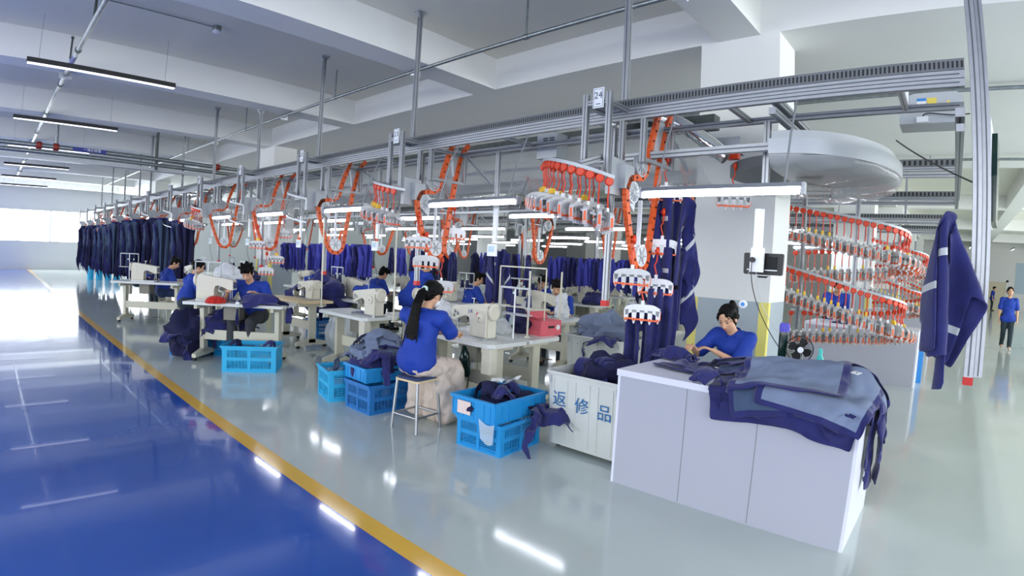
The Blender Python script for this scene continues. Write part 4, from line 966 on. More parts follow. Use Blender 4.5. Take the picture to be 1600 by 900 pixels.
# ---- fan, bottle, tumbler
t = thing('desk_fan', 'small black desk fan behind the garment heap', 'fan', (4.22, .93, .86), .35)
b = MB(); R = .095
for k in range(28):
    a = 2 * PI * k / 28; c, s = math.cos(a), math.sin(a)
    b.tube([(-.035, c * .022, .22 + s * .022), (-.04, c * .06, .22 + s * .06), (-.028, c * .09, .22 + s * .09), (0, c * R, .22 + s * R), (.02, c * .085, .22 + s * .085), (.03, c * .03, .22 + s * .03)], .0013, 4, caps=False)
b.tube([(0, math.cos(2 * PI * k / 32) * R, .22 + math.sin(2 * PI * k / 32) * R) for k in range(32)], .004, 6, closed=True); b.build('guard', 'black', t)
b = MB(); b.lathe([(0, 0), (.02, 0), (.022, .006), (0, .008)], (-.036, 0, .22), (-1, 0, 0), 16); b.build('hub_badge', 'white_plastic', t)
b = MB()
for k in range(4):
    a = 2 * PI * k / 4 + .4; u = Vector((0, math.cos(a), math.sin(a))); v = Vector((.25, -math.sin(a), math.cos(a))).normalized()
    b.prism([(.015, -.012), (.05, -.03), (.08, -.03), (.085, .01), (.06, .035), (.015, .012)], Vector((-.005, 0, .22)), u, v, (.002, 0, 0))
b.build('blades', 'black_soft', t)
b = MB(); b.cyl((.03, 0, .22), (.07, 0, .22), .032, 14); b.tube([(.04, 0, .2), (.03, 0, .08), (.0, 0, .02)], .014, 8); b.lathe([(.07, 0), (.075, .01), (.05, .022), (.015, .03)], (0, 0, 0), (0, 0, 1), 20); b.build('stand', 'black', t)
t = thing('spray_bottle', 'turquoise plastic bottle top behind the garment heap, right of the fan', 'bottle', (4.2, .78, .86))
b = MB(); b.lathe([(.03, 0), (.034, .01), (.034, .14), (.02, .19), (.013, .2), (.013, .215), (0, .215)], (0, 0, 0), (0, 0, 1), 18); b.build('body', 'turquoise', t)
b = MB(); b.lathe([(.015, .215), (.015, .235), (.008, .24)], (0, 0, 0), (0, 0, 1), 12); b.box((-.03, -.008, .235), (.012, .008, .25)); b.build('cap', 'turquoise', t)
t = thing('tumbler', 'black drinking tumbler with a violet cap, left of the fan', 'tumbler', (4.26, 1.06, .86))
b = MB(); b.lathe([(.03, 0), (.034, .01), (.036, .31), (.034, .33)], (0, 0, 0), (0, 0, 1), 18); b.build('body', 'screen_dark', t); b = MB(); b.lathe([(.037, .33), (.038, .38), (.03, .395), (0, .397)], (0, 0, 0), (0, 0, 1), 18); b.build('cap', 'violet', t)
# ---- box unit and monitor by the right-hand post
t = thing('control_box', 'grey control cabinet with a yellow note, high up left of the right-hand post', 'control box', (5.8, .22, 3.06))
t.scale = (1, 1, .85)
b = MB(); b.prism([(-.27, 0), (.27, 0), (.27, .27), (.22, .33), (-.14, .33), (-.24, .29), (-.27, .27)], (0, 0, 0), (0, -1, 0), (0, 0, 1), (.35, 0, 0)); b.box((-.003, -.20, .05), (0, .12, .28)); b.build('cabinet', 'alu_panel', t)
b = MB(); b.box((-.006, -.05, .16), (-.003, .03, .27)); b.build('yellow_note', 'postit', t)
b = MB(); b.box((-.006, .04, .14), (-.004, .12, .27), 0); b.box((-.008, .04, .24), (-.006, .12, .27), 1); b.build('spec_label', ['paper', 'blue_plastic'], t)
b = MB(); b.prism([(-.025, 0), (.025, 0), (0, .04)], (-.006, -.15, .2), (0, 1, 0), (0, 0, 1), (.003, 0, 0)); b.build('warning_triangle', 'postit', t)
b = MB(); b.box((-.05, .02, 0), (-.003, .12, .06)); b.build('socket', 'white_plastic', t)
b = MB(); b.tube(bez([(-.02, .07, .06), (-.05, .05, .16), (-.06, -.1, .02), (-.06, -.25, .06), (-.03, -.33, .07)], 16), .006, 6); b.build('black_cable', 'black', t)
b = MB(); b.tube([(-.03, .21, .36), (-.03, .21, .2), (0, .17, .14)], .022, 10); b.build('drain_hose', 'white_plastic', t)
t = thing('wall_monitor', 'dark green screen in a white frame seen edge-on right of the tall post', 'monitor', (4.30, -.19, 2.03), -.085)
b = MB(); b.box((0, -.02, 0), (.62, .0, .68)); b.build('frame', 'white_plastic', t)
b = MB(); b.prism([(.01, .0), (.5, .0), (.5, .6), (.12, .6), (.04, .45), (.01, .3)], (.05, -.021, .01), (1, 0, 0), (0, 0, 1), (0, -.035, 0)); b.build('screen', 'screen_dark', t)
b = MB(); b.tube([(.0, .0, .55), (-.05, .03, .5), (-.05, .05, .4)], .012, 8); b.build('bracket', 'grey_plastic', t)
b = MB(); b.tube(bez([(5.3, .47, 2.80), (4.8, .2, 2.50), (4.155, -.15, 2.24)], 12), .006, 6); tag(b.build('black_cable', 'black'), 'thin black cable slanting down to the right-hand post below the beams', 'cable')
t = thing('motor_box', 'grey vented motor box on the rear rail, left of number plate 24', 'motor box', (4.9, 3.93, 2.80))
b = MB(); b.box((0, -.14, 0), (.2, .15, .28)); b.build('housing', 'alu_panel', t)
b = MB()
for k in range(5): b.box((-.002, -.10, .12 + .025 * k), (0, -.03, .132 + .025 * k)); b.box((-.002, -.13 + .12, .12 + .025 * k), (0, .06, .132 + .025 * k))
b.build('vent', 'black', t)
t = thing('track_box', 'grey box on the rear track beside the lamp hanger with a red carrier stop', 'track box', (5.25, 2.0, 2.70))
b = MB(); b.box((0, -.17, .06), (.15, .17, .22)); b.build('housing', 'alu_panel', t); b = MB(); b.box((-.02, -.16, .0), (.06, -.04, .06)); b.build('stop', 'orange_red', t)
# ---- conveyor underside: clear trough and end turn
t = thing('clear_trough', 'shiny clear plastic sheet hung in a trough behind stations 21 to 24', 'plastic sheet', (5.8, 2.3, 2.3))
b = MB(); b.grid(lambda u, v: (-.62 + 1.3 * (v) , 14.2 * u, .72 - .48 * math.sin(PI * min(1, v * 1.0)) + .015 * math.sin(u * 60)), 60, 12); b.build('sheet', 'trough', t)
b = MB(); b.profile((-.66, 0, .74), (-.66, 14.2, .74), .05); b.profile((.7, 0, .74), (.7, 14.2, .74), .05); b.build('edge_rail', ['alu', 'alu_dark'], t)
t = thing('end_turn', 'oval conveyor end turn wrapped in clear plastic above the buffers', 'conveyor turn', (5.7, 1.30, 2.17))
def stad(r0, n=20, L=.55, X=1.15): return [(X * math.sin(PI * k / n - PI / 2) * (1 if True else 0), -r0 * math.cos(PI * k / n - PI / 2)) for k in range(n + 1)]
o_ = [(1.32 * math.cos(PI + PI * k / 24), -.0 + .85 * math.sin(PI + PI * k / 24)) for k in range(25)]
def ringwall(b, pts, z0, z1, th, mi=0, flare=1.0):
    n = len(pts); vs = []
    for (x, y) in pts:
        r = math.hypot(x, y) or 1; ux, uy = x / r, y / r
        vs += [(x, y, z1), (x - ux * th, y - uy * th, z1), (x * flare - ux * th, y * flare - uy * th, z0), (x * flare, y * flare, z0)]
    fs = []
    for i in range(n - 1):
        for k in range(4): a = i * 4 + k; c = i * 4 + (k + 1) % 4; fs.append((a, c, c + 4, a + 4))
    fs += [(0, 3, 2, 1), ((n - 1) * 4, (n - 1) * 4 + 1, (n - 1) * 4 + 2, (n - 1) * 4 + 3)]
    b.add(vs, fs, mi, True)
b = MB(); ringwall(b, o_, .38, .50, .04); ringwall(b, [(x * .93, y * .93) for x, y in o_], .50, .58, .06); b.build('turn_rail', 'alu_panel', t)
b = MB(); b.lathe([(.75, .40), (.75, .50), (.1, .50), (.1, .40)], (0, -.05, 0), (0, 0, 1), 30, 0, True, (1.05, 1)); b.build('turn_disc', 'duct_grey', t)
b = MB(); b.grid(lambda u, v: (1.30 * (1 - .55 * v ** 3) * math.cos(PI + PI * u), .85 * (1 - .6 * v ** 3) * math.sin(PI + PI * u), .38 - .12 * math.sin(v * PI / 2) + .008 * math.sin(u * 40 + v * 9)), 40, 10)
b.grid(lambda u, v: (-.54 + 1.08 * u, -.34 * math.sin(PI * u) * (1 - v) + .6 * v, .26), 12, 4); b.build('plastic_wrap', 'trough', t)
for q in (-1.28, 1.28): b = MB(); b.profile((q, 0, .44), (q, 1.6, .44), .06); b.build('straight_rail', ['alu', 'alu_dark'], t)

t = thing('air_duct', 'shiny silver duct elbow behind number plate 24 and the top of the chain', 'duct', (5.0, 2.9, 3.14))
b = MB(); b.tube(bez([(0, .22, -.10), (0, .2, .10), (0, -.05, .13), (.02, -.45, .05), (.05, -.75, -.25), (.1, -1.0, -.45)], 22), .075, 16); b.build('pipe_bend', 'chrome', t)
for k in range(3): b = MB(); b.lathe([(.08, -.008), (.08, .008)], (.005 + .012 * k, -.12 - .16 * k, .11 - .035 * k), (0, -1, -.25), 18); b.build('clamp_ring', 'steel', t)

# white terminal posts hanging from the tube lights of the next stations
def terminal(x, y, label):
    t = thing('terminal_post', label, 'post', (x, y, 1.62), 0, 'white terminal posts along the near run')
    b = MB(); b.profile((0, 0, .58), (0, 0, 1.25), .045); b.box((-.015, -.03, .20), (.015, .03, .58), 2); b.build('shaft', ['alu', 'alu_dark', 'white_plastic'], t)
    b = MB(); rbox(b, (-.05, -.075, .02), (-.016, .075, .16), .008); b.build('terminal', 'white_plastic', t)
    b = MB(); b.box((-.052, -.05, .07), (-.05, .05, .14)); b.build('screen', 'pale_blue', t)
    b = MB(); b.tube(bez([(-.02, .02, .02), (-.06, .05, -.15), (.02, -.05, -.25), (.03, .0, -.5)], 12), .004, 5); b.build('cable', 'black', t)
    return t
TP = terminal(4.62, 4.42, 'white terminal post with a small screen beside number plate 23'); TPS = snap(TP)
for i, y in enumerate(YS[2:9]): dup(TPS, (4.62, y - .72, 1.62), 0, 'white terminal post with a small screen beside number plate %d' % (22 - i))
# deep rows, seen through the gaps
n = 0
NTH = ['first', 'second', 'third', 'fourth', 'fifth', 'sixth', 'seventh', 'eighth', 'ninth', 'tenth', 'eleventh', 'twelfth']
for x in (12.4, 14.2, 17.4):
    for y in (4.6, 7.4, 10.0, 12.2):
        lb = 'sewing table in the deepest rows, %s from the right' % NTH[n]
        dup(STP, (x, y + n * .1, 0), R90 if n % 2 else PI / 2, 'white ' + lb); dup(SM, (x, y + n * .1, .78), R90 if n % 2 else PI / 2, 'cream machine on the ' + lb, scale=(1.1, 1.1, 1.27)); n += 1
# ================================================================ people
def capsule(b, p, q, r0, r1, n=14):
    p, q = Vector(p), Vector(q); d = (q - p); L = d.length
    if L < 1e-5: return b.ball(p, r0, n)
    prof = []; m = 5
    for i in range(m + 1): a = -PI / 2 + PI / 2 * i / m; prof.append((r0 * math.cos(a), r0 * math.sin(a)))
    for i in range(1, m + 1): a = PI / 2 * i / m; prof.append((r1 * math.cos(a), L + r1 * math.sin(a)))
    return b.lathe(prof, p, d, n)
def fuse(b, name, m, parent, voxel=.012, sm=4, wr=0.0, ws=9.0, rng=None, ofs=None):
    me0 = b.mesh('tmp', m); o = bpy.data.objects.new('tmp', me0); COL.objects.link(o)
    r = o.modifiers.new('r', 'REMESH'); r.mode = 'VOXEL'; r.voxel_size = voxel; r.use_smooth_shade = True
    s = o.modifiers.new('s', 'SMOOTH'); s.factor = .5; s.iterations = sm
    dg = bpy.context.evaluated_depsgraph_get(); dg.update()
    me = bpy.data.meshes.new_from_object(o.evaluated_get(dg)); bpy.data.objects.remove(o)
    me.materials.clear(); me.materials.append(M[m])
    if wr:
        n = len(me.vertices); co = np.zeros(n * 3); no = np.zeros(n * 3); me.vertices.foreach_get('co', co); me.vertices.foreach_get('normal', no)
        co = co.reshape(-1, 3); no = no.reshape(-1, 3)
        for i in range(n):
            p = Vector(co[i]) * ws; w = 1 - abs(noise.noise(p + Vector((3, 1, 7)))) * 2.2; w2 = noise.noise(p * 2.3); co[i] += no[i] * wr * (w * .7 + w2 * .5)
        me.vertices.foreach_set('co', co.reshape(-1)); me.update()
    me.name = name; ob = bpy.data.objects.new(name, me); COL.objects.link(ob)
    if parent is not None: ob.parent = parent
    for p in me.polygons: p.use_smooth = True
    return ob
def ik(sh, hand, l1, l2, pole):
    sh, hand, pole = Vector(sh), Vector(hand), Vector(pole); d = hand - sh; L = min(d.length, (l1 + l2) * .995); d.normalize()
    a = (l1 * l1 - l2 * l2 + L * L) / (2 * L); h = math.sqrt(max(l1 * l1 - a * a, 0)); n = pole - d * pole.dot(d); n.normalize()
    return sh + d * a + n * h, sh + d * L
def hand_prims(b, wrist, dirv, palm_n, side, curl=.5, s=1.0):
    # palm plus five fingers; dirv = along the hand, palm_n = out of the back of the hand
    w = Vector(wrist); d = Vector(dirv).normalized(); nrm = Vector(palm_n); nrm = (nrm - d * nrm.dot(d)).normalized(); sd = d.cross(nrm) * side
    for k in range(4):
        off = (k - 1.5) * .019 * s; root = w + d * .02 * s + sd * off * .6; kn = w + d * .082 * s + sd * off
        capsule(b, root, kn, .013 * s, .0115 * s, 8)
        ln = (.034, .040, .038, .030)[k] * s; a = curl * .6; p = kn; dd = d
        for j, (f, r) in enumerate(((1, .0092), (.75, .0082), (.6, .0072))):
            an = curl * (.55 + .5 * j); dd = (d * math.cos(an) - nrm * math.sin(an)).normalized(); q = p + dd * ln * f; capsule(b, p, q, r * s, r * .92 * s, 8); p = q
    p = w + d * .03 * s - sd * .026 * s; q = p + (d * .7 - sd * .6 - nrm * .25).normalized() * .038 * s; r = q + (d * .9 - sd * .15 - nrm * .3).normalized() * .028 * s
    capsule(b, w + d * .015 * s, p, .015 * s, .013 * s, 8); capsule(b, p, q, .0115 * s, .0095 * s, 8); capsule(b, q, r, .009 * s, .008 * s, 8)
def person(label, loc, rotz, pose='sit', lean=.2, head=(.0, .35, 0), handL=None, handR=None, near=False, hair='short', legs='jeans', sc=1.0, twist=0, curl=.6, female=True, mask=False, group=None, shoe='black_soft', feet=None, shirt='royal', fat=1.0):
    t = thing('person', label, 'person', loc, rotz, group); vx = .007 if near else .014
    hipz = .585 if pose == 'sit' else .86
    S = lambda x, y, z: Vector((x, y, z))
    up = S(0, math.sin(lean), math.cos(lean)); fw = S(0, math.cos(lean), -math.sin(lean)); rt = S(1, 0, 0)
    if twist: rt = S(math.cos(twist), math.sin(twist), 0)
    hip = S(0, 0, hipz); waist = hip + up * .17; chest = hip + up * .36 + fw * .01; neck0 = hip + up * .485; 
    nk = .10; hd_dir = (up + fw * .35 * (1 if lean >= 0 else .4)).normalized(); neck1 = neck0 + hd_dir * nk
    yaw, pitch, roll = head
    Hm = Matrix.Rotation(yaw, 3, 'Z') @ Matrix.Rotation(-pitch, 3, 'X') @ Matrix.Rotation(roll, 3, 'Y')
    hc = neck1 + Hm @ S(0, .02, .085)
    def H(x, y, z): return hc + Hm @ S(x, y, z)
    shw = (.168 if female else .19) * fat; shL = neck0 - rt * shw - up * .035; shR = neck0 + rt * shw - up * .035
    b = MB()
    # head
    b.ball(H(0, -.012, .028), (.073, .088, .088), 20, rot=Hm); b.ball(H(0, .022, -.025), (.060, .062, .082), 20, rot=Hm); b.ball(H(0, .045, -.082), (.030, .028, .022), 12, rot=Hm)
    for s in (-1, 1):
        b.ball(H(s * .038, .045, -.022), (.026, .026, .026), 12, rot=Hm); b.ball(H(s * .030, .066, .028), (.022, .012, .008), 10, rot=Hm)
        b.ball(H(s * .078, -.008, -.008), (.010, .020, .031), 12, rot=Hm)
    capsule(b, H(0, .078, .012), H(0, .096, -.022), .008, .013, 10); b.ball(H(.010, .088, -.026), .008, 8); b.ball(H(-.010, .088, -.026), .008, 8)
    b.ball(H(0, .080, -.050), (.021, .010, .006), 10, rot=Hm); b.ball(H(0, .077, -.060), (.018, .010, .006), 10, rot=Hm)
    capsule(b, neck0 - up * .02, H(0, -.01, -.05), .052 if female else .058, .047 if female else .053)
    # trunk under clothes, one body
    capsule(b, hip, waist, .105, .095); capsule(b, waist, chest, .10, .105)
    capsule(b, chest - rt * .05, chest + rt * .05, .10, .10); capsule(b, shL, neck0, .05, .045); capsule(b, shR, neck0, .05, .045)
    hips = [hip - rt * .085, hip + rt * .085]
    if pose == 'sit': kn = [S(-.13, .42, .53), S(.13, .42, .53)]; ft = [S(-.13, .40, .07), S(.13, .46, .07)]
    elif pose == 'walk': kn = [S(-.085, .10, .47), S(.085, .03, .47)]; ft = [S(-.08, .14, .08), S(.08, -.16, .10)]
    else: kn = [S(-.09, .03, .47), S(.09, .03, .47)]; ft = [S(-.1, 0, .07), S(.1, .03, .07)]
    if feet: kn = [S(*feet[0]), S(*feet[1])]; ft = [S(*feet[2]), S(*feet[3])]
    for i in (0, 1):
        capsule(b, hips[i], kn[i], .075, .052); capsule(b, kn[i], ft[i], .048, .036); capsule(b, ft[i], ft[i] + S(0, .13, -.04), .035, .028)
    arms = []
    for s, sh, hd in ((-1, shL, handL), (1, shR, handR)):
        if hd is None: hd = sh + S(s * .06, .05, -.52) if pose != 'sit' else S(s * .12, .42, .80)
        el, wr = ik(sh, hd, .27, .235, S(s * .55, -.25, -.8)); arms.append((sh, el, wr))
        capsule(b, sh, el, .046, .037); capsule(b, el, wr - (wr - el) * .0, .037, .024)
        pn = S(0, 0, 1) if pose == 'sit' or abs(el.z - wr.z) < .15 else S(s, 0, 0)
        hv = (wr - el).normalized(); hv = (hv + S(0, .1, -.1)).normalized()
        if near: hand_prims(b, wr, hv, pn, s, curl)
        else: hand_prims(b, wr, hv, pn, s, curl, 1.08)
    body = fuse(b, 'body', 'skin', t, vx if near else .0105, 2)
    # face details
    for s in (-1, 1):
        b = MB(); capsule(b, H(s * .017, .0775, .036), H(s * .045, .066, .037), .0028, .002, 6); b.build('eyebrow', 'hair', t)
        b = MB(); b.ball(H(s * .031, .0745, .012), (.0135, .004, .0045), 10, rot=Hm); b.build('eye', 'black', t)
    b = MB(); b.ball(H(0, .088, -.050), (.019, .005, .0045), 10, rot=Hm); b.ball(H(0, .085, -.0575), (.016, .005, .0045), 10, rot=Hm); b.build('lips', 'lips', t)
    if mask: b = MB(); b.ball(H(0, .055, -.048), (.062, .050, .050), 18, rot=Hm); fuse(b, 'face_mask', 'white_plastic', t, .008, 2)
    # polo shirt
    b = MB(); e = .018
    capsule(b, hip + up * (.07 if pose == 'sit' else 0), waist, .145 * fat, .130 * fat)
    for s in (-1, 1): capsule(b, hip + rt * s * .055 + up * (.045 if pose == 'sit' else -.02), waist + rt * s * .04 + up * .03, .118 * fat, .105 * fat); capsule(b, waist + rt * s * .04, chest + rt * s * .065, .108, .108); capsule(b, chest + rt * s * .06 + up * .03, neck0 + rt * s * .055 - up * .055, .095, .062)
    b.ball(chest + fw * .045, (.13, .085, .11), 16)
    capsule(b, chest + up * .02 - fw * .035, neck0 - up * .06 - fw * .02, .115, .085)
    for s in (-1, 1): capsule(b, neck0 - up * .045 - fw * .012, neck0 + rt * s * (shw - .02) - up * .05 - fw * .015, .070, .070)
    if pose != 'sit': capsule(b, hip - rt * .06 - up * .03, hip + rt * .06 - up * .03, .150 * fat, .150 * fat)
    for (sh, el, wr) in arms: capsule(b, neck0 - up * .03, sh, .062, .068); capsule(b, sh, sh + (el - sh) * .66, .070, .064); capsule(b, sh + (el - sh) * .5, sh + (el - sh) * .80, .066, .070)
    shirt_o = fuse(b, 'polo_shirt', shirt, t, .011 if near else .016, 3, .010 if near else .007, 7.0)
    b = MB(); c0 = neck0 + hd_dir * .018
    pts = []
    for k in range(15):
        a = PI * 2 * k / 14; a = -PI / 2 + .34 + (2 * PI - .68) * k / 14; a += PI
        pts.append(c0 + rt * math.cos(a) * .066 + fw * (-math.sin(a)) * .066 * -1 + up * (.004 - .030 * max(0, -math.sin(a) * -1)))
    b.tube(pts, [.010] + [.016] * 13 + [.010], 8); b.build('collar', shirt, shirt_o)
    # trousers or skirt
    if legs == 'skirt':
        b = MB(); capsule(b, hip, hip + S(0, .05, 0), .115, .125)
        for i in (0, 1): capsule(b, hips[i], kn[i], .09, .10)
        capsule(b, (kn[0] + hips[0]) / 2, (kn[1] + hips[1]) / 2, .10, .10)
        mid = (kn[0] + kn[1]) / 2
        for i in (0, 1): capsule(b, kn[i] - S(0, .02, 0), Vector((kn[i].x * 1.25, kn[i].y - .05, .13)), .10, .12); capsule(b, kn[i] - S(0, .20, .05), Vector((kn[i].x * 1.35, kn[i].y - .14, .12)), .09, .11)
        capsule(b, mid - S(0, .1, .05), Vector((0, mid.y - .08, .13)), .12, .14)
        fuse(b, 'long_skirt', 'skirt', t, .012, 3, .028, 6.5)
    else:
        b = MB(); capsule(b, hips[0], hips[1], .125 * fat, .125 * fat)
        for i in (0, 1): capsule(b, hips[i], kn[i], .098 * fat, .070); capsule(b, kn[i], ft[i] + S(0, -.01, .02), .068, .058)
        fuse(b, 'trousers', legs, t, .012 if near else .017, 3, .006, 8.0)
    for i in (0, 1):
        b = MB(); f = ft[i]; capsule(b, f + S(0, -.03, -.03), f + S(0, .15, -.04), .036, .034); capsule(b, f + S(0, 0, -.01), f + S(0, .08, -.035), .04, .036); fuse(b, 'shoe', shoe, t, .010, 2)
    # hair
    b = MB()
    b.ball(H(0, -.034, .046), (.082, .092, .088), 20, rot=Hm); b.ball(H(0, -.055, .0), (.074, .060, .085), 18, rot=Hm)
    if hair == 'short':
        b.ball(H(0, .045, .092), (.066, .045, .030), 16, rot=Hm)
        for s in (-1, 1): b.ball(H(s * .070, .012, .03), (.016, .030, .04), 10, rot=Hm)
        for k in range(26):
            a = k * 2.4; rr = .05 + .02 * (k % 3); b.ball(H(math.cos(a) * rr, .0 + math.sin(a) * rr * 1.1, .105 + .012 * math.sin(k * 1.7)), .022, 8)
        for k in range(7): capsule(b, H(-.05 + .017 * k, .07, .10), H(-.053 + .018 * k, .092, .062 + .008 * (k % 2)), .014, .006, 8)
    else:
        for s in (-1, 1):
            capsule(b, H(0, .030, .118), H(s * .046, .044, .090), .016, .012); capsule(b, H(s * .046, .044, .086), H(s * .072, .022, .035), .011, .009)
            capsule(b, H(s * .078, .03, .04), H(s * .080, .035, -.03), .010, .004)
            capsule(b, H(s * .078, -.01, .03), H(s * .070, -.05, .0), .022, .03)
        for k in range(3): capsule(b, H(-.040 + .01 * k, .062, .094), H(-.066 + .008 * k, .068, .050), .006, .003, 8)
    if hair == 'high': # ponytail gathered high on the back of the head
        q0 = H(0, -.075, .085); P = [q0, q0 + S(0, -.065, .03), q0 + S(0, -.125, -.015), q0 + S(0, -.14, -.11), q0 + S(.01, -.13, -.20), q0 + S(.02, -.15, -.28)]
        for (p, q), r in zip(zip(P, P[1:]), (.024, .032, .032, .026, .014)): capsule(b, p, q, r, r * .9)
    if hair == 'long':
        P = [H(0, -.095, .01), H(0, -.125, -.03), H(-.01, -.115, -.14), H(-.03, -.09, -.26), H(-.045, -.08, -.38), H(-.05, -.075, -.46)]
        P = [P[0], P[1]] + [neck0 + up * z - fw * y + rt * x for x, y, z in ((-.0, .125, .05), (.005, .140, -.06), (.005, .135, -.20), (-.005, .13, -.36))]
        for dx in (-.02, 0, .022):
            for (p, q), r in zip(zip(P, P[1:]), (.028, .028, .028, .024, .012)): capsule(b, p + rt * dx * .9, q + rt * dx * 1.3, r, r * .8)
        for k in range(6):
            dx = (k - 2.5) * .018; capsule(b, P[3] + rt * dx, P[5] + rt * dx * 2.0 - up * (.03 + .02 * (k % 3)), .012, .004, 8)
    if hair == 'bun': b.ball(H(0, -.115, .02), .038, 14)
    ho = fuse(b, 'hair', 'hair', t, .008 if near else .012, 2, .004, 26)
    if hair == 'long':
        b = MB(); 
        for k in range(12): a = 2 * PI * k / 12; b.ball(H(math.cos(a) * .030, -.112, .0 + math.sin(a) * .030), .018, 8)
        fuse(b, 'hair_tie', 'mint', t, .008, 2, .004, 30)
    if sc != 1: t.scale = (sc,) * 3
    return t, arms, H
RW = -PI / 2     # facing into the hall (+x)
P1, a1, _ = person('woman with a long black ponytail and pale skirt on a steel stool, from behind', (3.14, 3.94, 0), RW + .22, 'sit', .20, (-.25, .45, 0), handL=(-.02, .47, .84), handR=(.10, .50, .84), near=True, hair='long', legs='skirt', mask=True, shoe='shoe_brown', sc=1.02, fat=1.18, feet=((-.13, .42, .50), (.13, .42, .50), (-.10, .66, .14), (.13, .70, .14)))
P2, a2, _ = person('woman with a high ponytail bending over garments behind the foreground desk', (5.0, 1.62, .08), PI / 2 - .17, 'sit', .36, (.10, .60, .05), handL=(.02, .46, .89), handR=(.22, .50, .90), near=True, hair='high', legs='trouser_dark', curl=.8, sc=.95)
b = MB(); b.tube([Vector(a2[1][2]) * 1.0 + Vector((math.cos(k * PI / 6) * .0, math.sin(k * PI / 6) * .026 * .3, math.cos(k * PI / 6) * .026)) for k in range(12)], .004, 6, closed=True); b.build('bracelet', 'shoe_brown', P2)
P3, a3, _ = person('young man with thick black hair sewing at the table, facing the camera', (3.31, 8.06, 0), math.atan2(-.69, -.72) - PI / 2, 'sit', .30, (.12, .62, 0), handL=(-.22, .40, .92), handR=(.20, .42, .92), near=True, hair='short', legs='jeans', female=False, sc=1.04, fat=1.05)
person('man with short dark hair in profile, bent to the right over his machine', (3.15, 12.7, 0), RW - .1, 'sit', .30, (-.2, .55, 0), hair='short', legs='denim', female=False)
person('woman with hair tied back sitting in front of the left sewing table, turned away', (2.98, 10.35, 0), RW - .15, 'sit', .22, (-.2, .5, 0), hair='bun', legs='trouser_dark', fat=1.15)
person('farthest seated worker on the left, beside the hanging garments', (3.3, 15.8, 0), RW, 'sit', .45, (-.2, .6, 0), hair='short', legs='trouser_dark', female=False)
person('seated worker in blue bent over a white table in the middle background', (6.3, 9.45, 0), RW, 'sit', .35, (0, .6, 0), hair='short', legs='trouser_dark')
person('standing worker in blue stooping low behind the unattended table', (6.0, 7.75, 0), RW + .15, 'stand', .55, (0, .8, 0), hair='bun', legs='trouser_dark', fat=1.15, handL=(-.15, .62, .95), handR=(.15, .62, .95))
person('man in a blue shirt seated with his back to the camera, in the centre background', (6.9, 7.25, 0), RW - .35, 'sit', .25, (-.4, .35, 0), hair='short', legs='trouser_dark', female=False)
person('dark-haired worker whose head shows behind the clear bags', (8.3, 6.7, 0), PI / 2 + .9, 'sit', .3, (.3, .5, 0), hair='short', legs='trouser_dark')
person('young worker looking down at his sewing behind the pink carton', (7.1, 5.28, 0), PI / 2 + .45, 'sit', .28, (.1, .55, 0), handL=(-.1, .45, .84), handR=(.12, .42, .84), hair='short', legs='trouser_dark', female=False)
person('worker sorting navy cloth behind the spiral buffer', (11.0, 1.86, .0), PI / 2 + .25, 'stand', .42, (.1, .5, 0), handL=(-.1, .45, 1.0), handR=(.1, .45, 1.0), hair='bun', legs='trouser_dark')
person('woman in a blue polo and dark trousers walking towards the camera at the right', (17.9, -1.50, 0), PI / 2 + .05, 'walk', .0, (.15, .05, 0), hair='bun', legs='trouser_dark', shoe='skirt', near=False)
person('distant worker standing by the far cream door', (46.3, -2.75, 0), PI / 2 + 1.3, 'stand', .1, (0, .1, 0), hair='short', legs='trouser_dark', sc=1.0)
# ================================================================ garments put in place
# the heap on the inspection desk
for k, (st, lb) in enumerate((('navy', 'lowest navy jacket of the desk heap, hanging over the front edge'), ('navy', 'second jacket up in the desk heap, sleeves hanging at the right corner'), ('lined2', 'third jacket up in the desk heap, dark grey lining at its side'),
                              ('lined', 'jacket of the desk heap hanging over the right front corner'), ('lined', 'topmost jacket of the desk heap, opened to its grey-blue lining'))):
    o = garment('work_jacket', garment_mesh('desk%d' % k, st, ofs=(3.8, .8, .86), sub=2, wr=.02), lb, 'jacket', (3.8, .8, .86), group='jackets heaped on the foreground desk')
    if k == 4:
        b = MB(); b.prism([(-.03, -.022), (.03, -.022), (.03, .022), (.02, .028), (-.03, .028)], (0, 0, 0), (.9, -.3, .1), (.3, .9, .1), (0, 0, .003)); b.ball((.0, .0, .004), (.008, .006, .002), 10, 1)
        TAGP = b.build('care_label', ['white_plastic', 'screen_dark'], o); TAGP.location = (-.05, -.33, .178)
garment('work_jacket', garment_mesh('handled', 'navy', ofs=(4.1, 1.68, .86)), 'crumpled navy jacket in the hands of the woman at the desk', 'jacket', (4.20, 1.90, .862), scale=(.55, .62, .75))
# jacket on the tall post
garment('work_jacket', garment_mesh('hung_collar', 'taped'), 'navy work jacket with a light tape hanging from the tall right-hand post', 'jacket', (4.05, -.03, 2.06), (0, 0, PI / 2 + .45), scale=1.15)
